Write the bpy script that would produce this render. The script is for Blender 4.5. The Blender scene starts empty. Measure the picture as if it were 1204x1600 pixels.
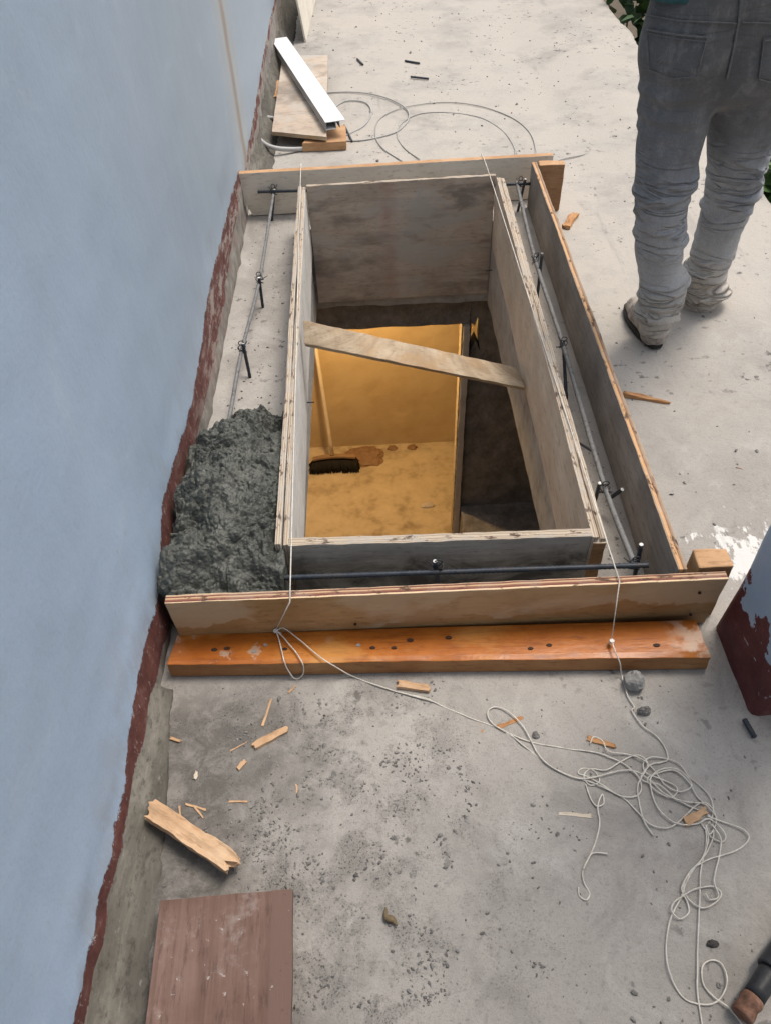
import bpy, bmesh, math, random
import numpy as np
from mathutils import Vector, Matrix, noise
from mathutils.geometry import tessellate_polygon
from mathutils.bvhtree import BVHTree
random.seed(7)
SC = bpy.context.scene
COL = SC.collection
R = math.radians
# ------------------------------------------------------------------ camera
EYE = Vector((0, 0, 1.65)); FPX = 1200.0; PITCH = R(46.85); ROLL = R(2.6)
_R = Vector((1, 0, 0)); _U = Vector((0, math.sin(PITCH), math.cos(PITCH))); _D = Vector((0, math.cos(PITCH), -math.sin(PITCH)))
_cx = _R * math.cos(ROLL) - _U * math.sin(ROLL)
_cy = _R * math.sin(ROLL) + _U * math.cos(ROLL)
cam = bpy.data.cameras.new('camera'); camo = bpy.data.objects.new('camera', cam); COL.objects.link(camo)
m = Matrix((( _cx.x, _cy.x, -_D.x, EYE.x), (_cx.y, _cy.y, -_D.y, EYE.y), (_cx.z, _cy.z, -_D.z, EYE.z), (0, 0, 0, 1)))
camo.matrix_world = m
cam.sensor_fit = 'VERTICAL'; cam.sensor_height = 36.0; cam.lens = 36.0 * FPX / 1600.0
cam.clip_start = 0.02; cam.clip_end = 500
SC.camera = camo
# ------------------------------------------------------------------ light
SUN_EL, SUN_AZ = R(66), R(48)          # azimuth from +Y towards +X
w = bpy.data.worlds.new('World'); SC.world = w; w.use_nodes = True
nt = w.node_tree; bg = nt.nodes['Background']
sky = nt.nodes.new('ShaderNodeTexSky'); sky.sky_type = 'NISHITA'; sky.sun_disc = False
sky.sun_elevation = SUN_EL; sky.sun_rotation = SUN_AZ; sky.air_density = 1.0; sky.dust_density = 4.0; sky.ozone_density = 0.6
hs = nt.nodes.new('ShaderNodeHueSaturation'); hs.inputs['Saturation'].default_value = 0.4      # thin bright cloud
nt.links.new(sky.outputs[0], hs.inputs['Color']); nt.links.new(hs.outputs[0], bg.inputs[0]); bg.inputs[1].default_value = 0.135
sl = bpy.data.lights.new('sun', 'SUN'); sl.energy = 1.45; sl.angle = R(20); sl.color = (1.0, 0.90, 0.77)
so = bpy.data.objects.new('sun', sl); COL.objects.link(so); so.location = (4, 6, 8)
sd = Vector((math.sin(SUN_AZ) * math.cos(SUN_EL), math.cos(SUN_AZ) * math.cos(SUN_EL), math.sin(SUN_EL)))
so.rotation_euler = sd.to_track_quat('Z', 'Y').to_euler()
SC.view_settings.view_transform = 'Standard'; SC.view_settings.look = 'None'
SC.view_settings.exposure = 0.6; SC.view_settings.gamma = 1.0; SC.view_settings.use_curve_mapping = False
SC.render.engine = 'CYCLES'

# ------------------------------------------------------------------ where a sight line meets a plane of the place
def _ray(px, py):
    a, b = px - 602.0, 800.0 - py
    return (_cx * a + _cy * b + _D * FPX)
def G(px, py, z=0.0):
    d = _ray(px, py); return EYE + d * ((z - EYE.z) / d.z)
def GY(px, py, Y):
    d = _ray(px, py); return EYE + d * (Y / d.y)
def GX(px, py, X):
    d = _ray(px, py); return EYE + d * (X / d.x)

# ------------------------------------------------------------------ material helpers
def lin(*c):
    if len(c) == 1: c = (c[0],) * 3
    o = []
    for v in c:
        v /= 255.0
        o.append(v / 12.92 if v <= 0.04045 else ((v + 0.055) / 1.055) ** 2.4)
    return tuple(o) + (1.0,)
def al(r, g, b): return (r, g, b, 1.0)
class M:
    def __init__(s, name, rough=0.8, spec=0.3, metal=0.0):
        s.m = bpy.data.materials.new(name); s.m.use_nodes = True; s.t = s.m.node_tree
        s.b = s.t.nodes['Principled BSDF']; s.b.inputs['Roughness'].default_value = rough
        s.b.inputs['Specular IOR Level'].default_value = spec; s.b.inputs['Metallic'].default_value = metal
        s.obj = s.n('ShaderNodeTexCoord').outputs['Object']
    def n(s, t): return s.t.nodes.new(t)
    def set(s, sock, v):
        if hasattr(v, 'links') or isinstance(v, bpy.types.NodeSocket): s.t.links.new(v, sock)
        else: sock.default_value = v
    def scale(s, sx, sy, sz, co=None, loc=(0, 0, 0), rot=(0, 0, 0)):
        n = s.n('ShaderNodeMapping'); s.set(n.inputs[0], co or s.obj); n.inputs['Scale'].default_value = (sx, sy, sz); n.inputs['Location'].default_value = loc; n.inputs['Rotation'].default_value = rot
        return n.outputs[0]
    def noise(s, sc, co=None, det=4, rough=0.55, dist=0.0):
        n = s.n('ShaderNodeTexNoise'); s.set(n.inputs['Vector'], co or s.obj); n.inputs['Scale'].default_value = sc
        n.inputs['Detail'].default_value = det; n.inputs['Roughness'].default_value = rough; n.inputs['Distortion'].default_value = dist
        return n.outputs[0]
    def vor(s, sc, co=None, feat='F1', out=0, rnd=1.0):
        n = s.n('ShaderNodeTexVoronoi'); n.feature = feat; s.set(n.inputs['Vector'], co or s.obj); n.inputs['Scale'].default_value = sc
        n.inputs['Randomness'].default_value = rnd
        return n.outputs[out]
    def ramp(s, f, *st, interp='LINEAR'):
        n = s.n('ShaderNodeValToRGB'); s.set(n.inputs[0], f); e = n.color_ramp.elements; n.color_ramp.interpolation = interp
        while len(e) < len(st): e.new(0.5)
        for i, (p, c) in enumerate(st):
            e[i].position = p; e[i].color = c if hasattr(c, '__len__') else (c, c, c, 1)
        return n.outputs[0]
    def mix(s, f, a, b, mode='MIX'):
        n = s.n('ShaderNodeMix'); n.data_type = 'RGBA'; n.blend_type = mode
        s.set(n.inputs[0], f); s.set(n.inputs[6], a); s.set(n.inputs[7], b); return n.outputs[2]
    def math(s, op, a, b=0.0, c=0.0):
        n = s.n('ShaderNodeMath'); n.operation = op; s.set(n.inputs[0], a); s.set(n.inputs[1], b); s.set(n.inputs[2], c); return n.outputs[0]
    def xyz(s, co=None):
        n = s.n('ShaderNodeSeparateXYZ'); s.set(n.inputs[0], co or s.obj); return n.outputs
    def smooth(s, v, a, b):
        n = s.n('ShaderNodeMapRange'); n.interpolation_type = 'SMOOTHSTEP'; s.set(n.inputs[0], v); n.inputs[1].default_value = a; n.inputs[2].default_value = b; return n.outputs[0]
    def rnd(s):
        return s.n('ShaderNodeObjectInfo').outputs['Random']
    def bump(s, h, st=0.3, dist=0.01, prev=None):
        n = s.n('ShaderNodeBump'); n.inputs['Strength'].default_value = st; n.inputs['Distance'].default_value = dist; s.set(n.inputs['Height'], h)
        if prev is not None: s.set(n.inputs['Normal'], prev)
        return n.outputs[0]
    def done(s, col=None, nrm=None, rough=None):
        if col is not None: s.set(s.b.inputs['Base Color'], col)
        if nrm is not None: s.set(s.b.inputs['Normal'], nrm)
        if rough is not None: s.set(s.b.inputs['Roughness'], rough)
        return s.m
MAT = {}

def mk_floor():
    k = M('roof_concrete', 0.9, 0.16)
    x, y, z = k.xyz()[:3]
    big = k.noise(1.1, det=6, rough=0.6); mid = k.noise(5.5, det=6, rough=0.65, dist=0.6); fine = k.noise(60, det=4, rough=0.7); grain = k.noise(420, det=2)
    c = k.ramp(big, (0.3, al(.315, .296, .274)), (0.5, al(.36, .34, .316)), (0.68, al(.405, .384, .358)))
    c = k.mix(k.ramp(mid, (0.34, 0.6), (0.48, 0.0)), c, al(.245, .23, .214))
    sm = k.noise(2.7, co=k.scale(1, .7, 1, loc=(7, 3, 0)), det=7, rough=.68, dist=.9)
    c = k.mix(k.ramp(sm, (0.52, 0.0), (0.62, 0.55)), c, al(.45, .427, .398))
    c = k.mix(k.ramp(sm, (0.34, 0.5), (0.44, 0.0)), c, al(.22, .207, .194))
    c = k.mix(k.ramp(mid, (0.56, 0.0), (0.72, 0.6)), c, al(.5, .485, .46))
    c = k.mix(k.ramp(fine, (0.28, 0.4), (0.42, 0.0)), c, al(.16, .152, .144))
    c = k.mix(k.ramp(grain, (0.25, 0.25), (0.5, 0.0)), c, al(.2, .19, .18))
    # fresher pale render past the form on the path
    pale = k.math('MULTIPLY', k.smooth(k.math('ADD', y, k.math('MULTIPLY', k.noise(1.6, det=5), 1.6)), 2.2, 3.6), k.smooth(k.math('ADD', x, k.math('MULTIPLY', k.noise(2.5, det=5), .5)), -.2, .25))
    pale = k.math('MULTIPLY', pale, k.ramp(k.noise(2.4, det=7, rough=.65), (0.40, 0.25), (0.49, 0.75), (0.53, 1.0)))
    c = k.mix(pale, c, al(.435, .402, .362))
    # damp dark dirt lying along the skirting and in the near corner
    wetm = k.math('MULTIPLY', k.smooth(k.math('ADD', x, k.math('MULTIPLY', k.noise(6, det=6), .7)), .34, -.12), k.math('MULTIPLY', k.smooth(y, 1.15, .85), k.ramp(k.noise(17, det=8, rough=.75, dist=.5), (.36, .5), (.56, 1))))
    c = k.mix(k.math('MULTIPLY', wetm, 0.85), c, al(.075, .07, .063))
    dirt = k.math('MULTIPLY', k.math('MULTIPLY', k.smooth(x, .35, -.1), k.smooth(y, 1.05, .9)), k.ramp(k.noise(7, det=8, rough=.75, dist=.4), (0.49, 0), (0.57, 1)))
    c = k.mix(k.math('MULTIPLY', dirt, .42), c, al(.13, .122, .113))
    gr2 = k.math('MULTIPLY', k.ramp(k.noise(230, det=3, rough=.7), (0.55, 0), (0.62, 1)), k.math('ADD', dirt, .25))
    c = k.mix(k.math('MULTIPLY', gr2, .8), c, al(.075, .07, .066))
    spots = k.ramp(k.vor(13, co=None), (0.05, 1.0), (0.12, 0.0))
    sp2 = k.math('MULTIPLY', spots, k.ramp(k.noise(3.5, det=3), (0.52, 0), (0.6, 1)))
    c = k.mix(k.math('MULTIPLY', sp2, .3), c, al(.1, .095, .09))
    blot = k.math('MULTIPLY', k.ramp(k.noise(26, det=5, rough=.6), (0.6, 0), (0.66, 1)), k.ramp(k.noise(2.2, det=3, dist=.5), (0.46, 0), (0.6, .8)))
    c = k.mix(blot, c, al(.09, .085, .082))
    # white paint splashes beside the pillar
    dx = k.math('SUBTRACT', x, .985); dy = k.math('SUBTRACT', y, 1.31)
    rr = k.math('SQRT', k.math('ADD', k.math('MULTIPLY', k.math('MULTIPLY', dx, dx), 1.3), k.math('MULTIPLY', dy, dy)))
    spn = k.math('ADD', k.math('MULTIPLY', k.noise(30, co=k.scale(1, .45, 1, rot=(0, 0, .6)), det=5, rough=.7), .7), k.math('MULTIPLY', k.noise(9, det=3), .3))
    sp = k.smooth(k.math('SUBTRACT', spn, k.math('ADD', k.math('MULTIPLY', rr, 1.25), .385)), 0, .05)
    c = k.mix(sp, c, al(.62, .615, .6))
    tr = k.ramp(k.noise(5, co=k.scale(1, .16, 1, rot=(0, 0, .5)), det=7, rough=.7, dist=.3), (0.60, 0), (0.66, .35))
    c = k.mix(tr, c, al(.24, .226, .21))
    h = k.math('ADD', k.math('MULTIPLY', mid, 1.0), k.math('ADD', k.math('MULTIPLY', fine, 0.45), k.math('MULTIPLY', grain, .15)))
    nb = k.bump(h, 0.45, 0.010)
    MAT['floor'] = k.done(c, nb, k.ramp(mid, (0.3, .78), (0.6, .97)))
mk_floor()

def mk_wall():
    k = M('blue_wall_paint', 0.6, 0.3)
    x, y, z = k.xyz()[:3]
    yy = k.math('DIVIDE', y, 6.0)
    def curve(pts): return k.ramp(yy, *[(p / 6.0, v) for p, v in pts])
    zb = curve([(0, .095), (.3, .095), (.67, .08), (.94, .145), (1.18, .125), (1.4, .21), (1.9, .175), (2.5, .23), (3.2, .225), (3.5, .20), (3.56, .12), (3.8, .165), (5.5, .265)])
    zr = curve([(0, .035), (.3, .035), (.7, .05), (.95, .04), (1.2, .02), (1.8, .07), (2.4, .07), (3.0, .12), (3.4, .14), (3.56, .125), (4.0, .125), (5.7, .235)])
    edge = k.math('ADD', k.math('MULTIPLY', k.math('SUBTRACT', k.noise(11, det=6, rough=.62), .5), .055), k.math('MULTIPLY', k.math('SUBTRACT', k.noise(90, det=2), .5), .02))
    zz = k.math('ADD', z, edge)
    st = k.noise(2.2, co=k.scale(1, 1, .35), det=5, rough=.6)
    blue = k.ramp(st, (0.25, al(.325, .42, .56)), (0.5, al(.35, .45, .59)), (0.75, al(.375, .475, .61)))
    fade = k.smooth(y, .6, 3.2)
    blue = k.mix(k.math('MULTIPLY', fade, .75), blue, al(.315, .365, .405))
    blue = k.mix(k.ramp(k.noise(5, co=k.scale(1, 1, .12), det=6, rough=.65), (0.5, 0), (0.8, .14)), blue, al(.25, .28, .31))
    blue = k.mix(k.ramp(k.noise(1.3, det=6, rough=.6, dist=.6), (.4, .25), (.6, 0)), blue, al(.28, .345, .42))
    blue = k.mix(k.ramp(k.noise(150, det=3, rough=.7), (.36, .2), (.48, 0)), blue, al(.24, .30, .38))
    dirtw = k.math('MULTIPLY', k.smooth(k.math('SUBTRACT', z, zb), .25, .0), k.ramp(k.noise(8, co=k.scale(1, 1, .5), det=7, rough=.72), (.46, 0), (.6, .55)))
    blue = k.mix(dirtw, blue, al(.30, .33, .37))
    blue = k.mix(k.ramp(k.noise(3.2, co=k.scale(1, .8, .8, loc=(4, 2, 7)), det=8, rough=.7, dist=.8), (.57, 0), (.66, .3)), blue, al(.42, .5, .6))
    spl = k.math('MULTIPLY', k.ramp(k.vor(28), (.10, 1), (.17, 0)), k.math('MULTIPLY', k.smooth(z, .75, .1), k.ramp(k.noise(6, det=3), (.55, 0), (.62, .8))))
    blue = k.mix(spl, blue, al(.33, .34, .34))
    # upright brown line on the wall inside a wider cream band
    yl = k.math('ADD', y, k.math('MULTIPLY', k.math('SUBTRACT', k.noise(1.4, co=k.scale(1, .01, 1)), .5), .12))
    yl = k.math('SUBTRACT', yl, k.math('MULTIPLY', z, .05))
    dl = k.math('ABSOLUTE', k.math('SUBTRACT', yl, 3.70))
    blue = k.mix(k.math('MULTIPLY', k.smooth(dl, .32, .03), .4), blue, al(.40, .38, .34))
    blue = k.mix(k.math('MULTIPLY', k.smooth(dl, .07, .012), .75), blue, al(.27, .21, .16))
    red = k.ramp(k.noise(22, det=5, rough=.7), (0.34, al(.085, .03, .026)), (0.55, al(.135, .05, .042)), (0.7, al(.19, .1, .085)))
    red = k.mix(k.ramp(k.noise(70, co=k.scale(1, 1, .4), det=4, rough=.8), (0.6, 0), (0.68, .8)), red, al(.42, .36, .34))
    wear = k.ramp(k.noise(12, co=k.scale(1, .5, 1.4), det=7, rough=.75), (.5, 0), (.57, .85))
    red = k.mix(k.math('MULTIPLY', wear, k.smooth(y, 1.2, 2.9)), red, al(.37, .33, .29))
    grey = k.ramp(k.noise(14, det=6, rough=.7), (0.34, al(.16, .15, .135)), (0.55, al(.27, .255, .23)), (0.72, al(.4, .38, .34)))
    grey = k.mix(k.ramp(k.noise(9, det=5, rough=.7), (.5, 0), (.62, .5)), grey, al(.26, .15, .14))
    mb = k.smooth(k.math('SUBTRACT', zz, zb), -.003, .003)
    mr = k.smooth(k.math('SUBTRACT', zz, zr), -.003, .003)
    c = k.mix(mr, grey, red); c = k.mix(mb, c, blue)
    chip = k.math('MULTIPLY', k.ramp(k.noise(55, det=4, rough=.75), (0.62, 0), (0.66, 1)), k.smooth(k.math('ABSOLUTE', k.math('SUBTRACT', zz, zb)), .03, .0))
    c = k.mix(chip, c, al(.55, .53, .5))
    h = k.math('ADD', k.math('MULTIPLY', k.noise(3, det=5), .8), k.math('ADD', k.math('ADD', k.math('MULTIPLY', k.noise(90, det=4), .10), k.math('MULTIPLY', k.noise(14, co=k.scale(1, 1, .4), det=5), .22)), k.math('MULTIPLY', mb, .25)))
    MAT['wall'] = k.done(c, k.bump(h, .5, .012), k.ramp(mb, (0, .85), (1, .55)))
mk_wall()

def mk_pillar():
    k = M('pillar_paint', 0.6, 0.3); x, y, z = k.xyz()[:3]
    e = k.math('ADD', z, k.math('ADD', k.math('MULTIPLY', k.math('SUBTRACT', k.noise(11, det=4, rough=.6), .5), .34), k.math('MULTIPLY', k.math('SUBTRACT', k.noise(60, det=3), .5), .02)))
    red = k.ramp(k.noise(18, det=5, rough=.7), (0.34, al(.075, .022, .024)), (0.6, al(.12, .036, .036)), (0.78, al(.2, .09, .09)))
    red = k.mix(k.ramp(k.noise(34, co=k.scale(1, .35, 1), det=3, rough=.8), (0.64, 0), (0.69, .8)), red, al(.42, .4, .42))
    blue = k.ramp(k.noise(5, det=5), (0.3, al(.27, .36, .48)), (0.7, al(.36, .46, .57)))
    c = k.mix(k.smooth(e, .185, .190), red, blue)
    MAT['pillar'] = k.done(c, k.bump(k.noise(30, det=5), .5, .006))
mk_pillar()

def mk_ply(name, base, dark, light, stain=None, gl=.75, gsc=1.0, streak=.5, flat=False):
    k = M(name, gl, 0.3); x, y, z = k.xyz()[:3]
    co = k.scale(34, 1.6, 8) if flat else k.scale(2.2 * gsc, 2.2, 34 * gsc); r = k.rnd()
    off = k.n('ShaderNodeVectorMath'); off.operation = 'ADD'; k.set(off.inputs[0], co); k.set(off.inputs[1], r)
    g = k.noise(1.6, co=off.outputs[0], det=6, rough=.65, dist=.4); b = k.noise(4.5, det=6, rough=.62); f = k.noise(90, co=k.scale(1, .2, 1) if flat else k.scale(.25, 1, 1), det=4, rough=.7)
    c = k.ramp(b, (0.32, dark), (0.5, base), (0.68, light))
    c = k.mix(k.ramp(g, (0.35, streak), (0.55, 0.0)), c, dark)
    c = k.mix(k.ramp(g, (0.58, 0), (0.74, streak)), c, light)
    c = k.mix(k.ramp(f, (0.34, .5), (0.46, 0)), c, al(*[v * .55 for v in dark[:3]]))
    if stain: c = stain(k, c, x, y, z)
    MAT[name] = k.done(c, k.bump(k.math('ADD', g, k.math('MULTIPLY', f, .5)), .45, .003))
def st_cement(k, c, x, y, z):
    m1 = k.ramp(k.noise(3.2, co=k.scale(1, 1, 2.2), det=7, rough=.62, dist=.8), (0.47, 0), (0.6, .85))
    c = k.mix(m1, c, al(.44, .41, .37))
    m2 = k.ramp(k.noise(2.6, co=k.scale(1, 1, 3.0, loc=(3, 1, 5)), det=6, rough=.6, dist=.5), (0.5, 0), (0.62, .75))
    c = k.mix(m2, c, al(.19, .16, .135))
    m3 = k.math('MULTIPLY', k.smooth(k.math('ABSOLUTE', k.math('SUBTRACT', x, .34)), .07, .0), k.ramp(k.noise(9, det=4), (.4, 0), (.6, .5)))
    return k.mix(m3, c, al(.36, .2, .155))
def st_dark(k, c, x, y, z):
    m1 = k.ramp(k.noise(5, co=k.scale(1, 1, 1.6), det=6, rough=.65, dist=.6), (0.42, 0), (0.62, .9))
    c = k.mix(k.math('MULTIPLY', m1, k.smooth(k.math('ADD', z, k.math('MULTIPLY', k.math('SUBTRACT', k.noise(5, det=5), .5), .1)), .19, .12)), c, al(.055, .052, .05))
    return k.mix(k.ramp(k.noise(14, co=k.scale(.4, 1, 1.8), det=4), (0.68, 0), (0.73, .7)), c, al(.45, .39, .31))
def st_front(k, c, x, y, z):
    e = k.math('ADD', z, k.math('MULTIPLY', k.math('SUBTRACT', k.noise(3.6, det=6, rough=.62, dist=.3), .5), .3))
    pn = k.noise(2.3, co=k.scale(1, 1, 1.8, loc=(2.4, 0, 0)), det=6, rough=.6, dist=.4)
    dry = k.math('MULTIPLY', k.smooth(e, .098, .106), k.math('MULTIPLY', k.smooth(k.math('ADD', x, k.math('MULTIPLY', pn, .5)), .66, .74), k.ramp(pn, (.40, .35), (.46, 1))))
    dry2 = k.math('MULTIPLY', k.smooth(e, .085, .09), k.smooth(k.math('ADD', x, k.math('MULTIPLY', k.noise(7), .2)), .3, .25))
    c = k.mix(k.math('MULTIPLY', k.math('MAXIMUM', dry, dry2), .62), c, al(.55, .42, .285))
    return k.mix(k.math('MULTIPLY', k.smooth(z, .03, .0), .0), c, al(.3, .12, .04))
mk_ply('ply_cement', al(.50, .41, .33), al(.36, .29, .232), al(.60, .52, .445), st_cement)
mk_ply('ply_dark', al(.36, .335, .305), al(.25, .23, .21), al(.46, .435, .40), st_dark)
mk_ply('ply_grey', al(.24, .218, .2), al(.16, .144, .13), al(.33, .30, .275))
mk_ply('ply_side', al(.60, .50, .40), al(.49, .40, .315), al(.68, .59, .49), streak=.35)
mk_ply('ply_pale', al(.72, .665, .57), al(.63, .58, .49), al(.77, .72, .63), streak=.3)
mk_ply('ply_white', al(.66, .64, .60), al(.5, .48, .445), al(.75, .73, .69), streak=.35)
mk_ply('ply_front', al(.41, .245, .11), al(.31, .17, .066), al(.47, .30, .15), st_front, gl=.55, streak=.35)
def st_red(k, c, x, y, z):
    c = k.mix(k.smooth(k.math('ADD', x, k.math('MULTIPLY', k.noise(3, co=k.scale(1, .3, 1)), .03)), .232, .238), c, al(.15, .092, .075))
    c = k.mix(k.ramp(k.noise(9, det=6, rough=.75), (.6, 0), (.72, .4)), c, al(.36, .33, .31))
    c = k.mix(k.math('MULTIPLY', k.ramp(k.noise(70, det=3), (.69, 0), (.72, 1)), .5), c, al(.5, .47, .45))
    return k.mix(k.ramp(k.noise(30, det=4), (.3, .6), (.36, 0)), c, al(.1, .05, .04))
mk_ply('ply_red', al(.155, .092, .073), al(.105, .06, .046), al(.205, .132, .11), st_red, flat=True, streak=.6)
def st_timber(k, c, x, y, z):
    g = k.noise(3.0, co=k.scale(1.2, 26, 5), det=6, rough=.6, dist=1.2)
    c = k.mix(k.ramp(g, (.56, 0), (.66, .75)), c, al(.24, .065, .01))
    c = k.mix(k.ramp(k.noise(7, co=k.scale(.6, 1, 1), det=5), (.56, 0), (.66, .45)), c, al(.62, .33, .10))
    c = k.mix(k.math('MULTIPLY', k.smooth(x, 1.20, 1.28), k.ramp(k.noise(24, det=4), (.4, 0), (.5, .8))), c, al(.62, .45, .34))
    return k.mix(k.math('MULTIPLY', k.ramp(k.noise(16, det=5, rough=.7), (.6, 0), (.66, .8)), k.smooth(x, .55, .15)), c, al(.45, .33, .25))
mk_ply('timber_orange', al(.43, .135, .02), al(.30, .082, .012), al(.52, .19, .036), st_timber, gl=.3, gsc=.8, streak=.6)
mk_ply('timber_front', al(.34, .165, .065), al(.25, .11, .042), al(.42, .23, .10), gl=.6, streak=.5)
mk_ply('timber_raw', al(.48, .285, .15), al(.37, .2, .098), al(.57, .37, .22), streak=.5)
mk_ply('timber_brown', al(.30, .17, .085), al(.22, .115, .055), al(.37, .22, .12), streak=.5)
mk_ply('timber_old', al(.44, .345, .24), al(.29, .21, .135), al(.56, .46, .34), lambda k, c, x, y, z: k.mix(k.ramp(k.noise(6, co=k.scale(1, 1, 3), det=5), (.5, 0), (.66, .7)), c, al(.38, .235, .115)), streak=.8)
mk_ply('chip_wood', al(.56, .375, .23), al(.42, .25, .135), al(.66, .48, .325), streak=.7, gsc=3)
mk_ply('chip_orange', al(.5, .27, .12), al(.36, .17, .07), al(.58, .35, .18), streak=.7, gsc=3)
mk_ply('chip_pale', al(.62, .55, .45), al(.5, .42, .33), al(.7, .64, .55), streak=.7, gsc=3)

def mk_edge(name, per, cols, worn):
    # laminated edge: layers across the thickness (local y)
    k = M(name, .8, .25); x, y, z = k.xyz()[:3]
    yy = k.math('ADD', y, k.math('MULTIPLY', k.math('SUBTRACT', k.noise(14, co=k.scale(1, .2, 1), det=3), .5), .003))
    f = k.math('FRACT', k.math('DIVIDE', k.math('ADD', yy, per * 20), per))
    n = len(cols); st = []
    for i, c in enumerate(cols): st.append((i / n, c))
    c = k.ramp(f, *st, interp='CONSTANT')
    g = k.noise(26, co=k.scale(.5, 1, 1), det=6, rough=.7)
    c = k.mix(k.ramp(g, (0.5, 0), (0.6, worn)), c, al(.40, .36, .315))
    c = k.mix(k.ramp(k.noise(45, co=k.scale(.4, 1, 1), det=4, rough=.7), (0.36, .9), (0.43, 0)), c, al(.07, .04, .028))
    MAT[name] = k.done(c, k.bump(k.math('ADD', f, g), .5, .002))
mk_edge('edge_red', .0245, [al(.7, .52, .33), al(.17, .06, .045), al(.24, .11, .075), al(.5, .34, .2), al(.19, .07, .05), al(.46, .33, .22)], .2)
mk_edge('edge_worn', .0155, [al(.5, .42, .32), al(.33, .26, .2), al(.48, .41, .32), al(.3, .23, .18), al(.5, .42, .33)], .8)
mk_edge('edge_fresh', .018, [al(.34, .24, .165), al(.3, .19, .12), al(.22, .13, .08), al(.55, .31, .15), al(.6, .35, .17)], .25)

def mk_simple(name, cols, sc=8, rough=.8, bump=.3, bd=.004, spec=.3, metal=0, det=5):
    k = M(name, rough, spec, metal); f = k.noise(sc, det=det, rough=.65)
    n = len(cols); c = k.ramp(f, *[(0.3 + 0.4 * i / max(1, n - 1), cc) for i, cc in enumerate(cols)])
    MAT[name] = k.done(c, k.bump(k.noise(sc * 3, det=4), bump, bd))
mk_simple('rebar_dark', [al(.02, .027, .04), al(.035, .044, .06), al(.06, .05, .045)], 40, .5, .4, .001)
mk_simple('rebar_dusty', [al(.10, .105, .11), al(.21, .213, .215), al(.09, .085, .082)], 40, .7, .4, .001)
mk_simple('tie_wire', [al(.02, .02, .024), al(.04, .04, .045)], 60, .5)
mk_simple('nail_head', [al(.22, .21, .2), al(.34, .33, .31)], 90, .45, .2, .001, .5)
mk_simple('bright_cut', [al(.62, .62, .6), al(.7, .7, .68)], 90, .4)
mk_simple('knot', [al(.035, .018, .01), al(.06, .03, .018)], 120, .7)
mk_simple('string', [al(.5, .465, .41), al(.72, .69, .63)], 60, .85, .6, .001)
mk_simple('alu_white', [al(.68, .70, .71), al(.74, .75, .76)], 6, .35, .05)
mk_simple('alu_dark', [al(.2, .21, .22), al(.3, .31, .32)], 20, .4)
mk_simple('hose', [al(.33, .33, .325), al(.42, .42, .415)], 30, .4, .1)
mk_simple('wire_grey', [al(.3, .3, .29), al(.38, .38, .37)], 40, .6)
mk_simple('stone', [al(.2, .2, .195), al(.33, .325, .315)], 40, .9, .6, .004)
mk_simple('gravel', [al(.085, .08, .076), al(.17, .163, .157), al(.3, .29, .27)], 40, .9, .5, .002)
mk_simple('dark_dirt', [al(.05, .047, .045), al(.085, .08, .076)], 60, .95, .5, .002)
def mk_cove():
    k = M('damp_render', .85, .25); x, y, z = k.xyz()[:3]
    a = k.noise(7, co=k.scale(1, .35, 1), det=8, rough=.72, dist=.5); f = k.noise(60, co=k.scale(1, .5, 1), det=6, rough=.75)
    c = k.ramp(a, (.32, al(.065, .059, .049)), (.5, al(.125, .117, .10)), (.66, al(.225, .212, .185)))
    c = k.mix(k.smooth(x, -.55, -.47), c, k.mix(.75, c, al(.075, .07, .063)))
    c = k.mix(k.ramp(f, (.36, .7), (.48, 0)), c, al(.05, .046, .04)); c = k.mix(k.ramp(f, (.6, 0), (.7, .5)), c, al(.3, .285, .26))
    MAT['cove'] = k.done(c, k.bump(k.math('ADD', a, f), .6, .006))
mk_cove()
mk_simple('yellow_plaster', [al(.5, .36, .19), al(.57, .43, .24), al(.6, .47, .27)], 3, .8, .3, .008)
mk_simple('room_floor', [al(.33, .245, .14), al(.55, .44, .27), al(.64, .52, .33)], 7, .8, .5, .006, det=7)
mk_simple('dark_concrete', [al(.12, .11, .10), al(.2, .187, .175), al(.29, .27, .255)], 12, .9, .8, .012, det=7)
mk_simple('jamb_grey', [al(.42, .39, .36), al(.55, .52, .48)], 12, .85, .4, .006)
mk_simple('jamb_rough', [al(.2, .15, .09), al(.42, .34, .22), al(.55, .46, .32)], 40, .9, .6, .006)
mk_simple('broom_wood', [al(.66, .55, .4), al(.74, .64, .48)], 20, .6)
mk_simple('bristle', [al(.018, .015, .012), al(.03, .026, .02)], 150, .9, .8, .003)
mk_simple('broom_block', [al(.26, .16, .085), al(.34, .22, .12)], 20, .6)
mk_simple('earth', [al(.08, .065, .045), al(.13, .105, .075)], 2, .95)
mk_simple('bark', [al(.1, .08, .06), al(.16, .13, .1)], 20, .9)
mk_simple('skin', [al(.36, .2, .13), al(.42, .25, .17)], 20, .55, .1)
mk_simple('hair', [al(.012, .01, .009), al(.025, .02, .018)], 120, .6, .8, .004)
mk_simple('shirt', [al(.03, .09, .10), al(.045, .12, .13)], 30, .85)
mk_simple('sole', [al(.02, .02, .02), al(.04, .038, .036)], 60, .8)
mk_simple('shoe_dusty', [al(.17, .145, .12), al(.34, .3, .265), al(.46, .42, .38)], 34, .85, .5, .004)
mk_simple('black_rubber', [al(.016, .017, .02), al(.04, .042, .046)], 40, .45, .3, .002)
mk_simple('rust', [al(.05, .03, .024), al(.17, .085, .055), al(.26, .16, .115)], 45, .8)
mk_simple('dead_leaf', [al(.12, .085, .045), al(.2, .15, .09)], 60, .8)
mk_simple('shade_roof_white', [al(.5, .5, .48), al(.56, .56, .54)], 4, .8)
mk_simple('brown_mud', [al(.22, .125, .065), al(.34, .21, .115)], 30, .8, .5, .004)
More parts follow.
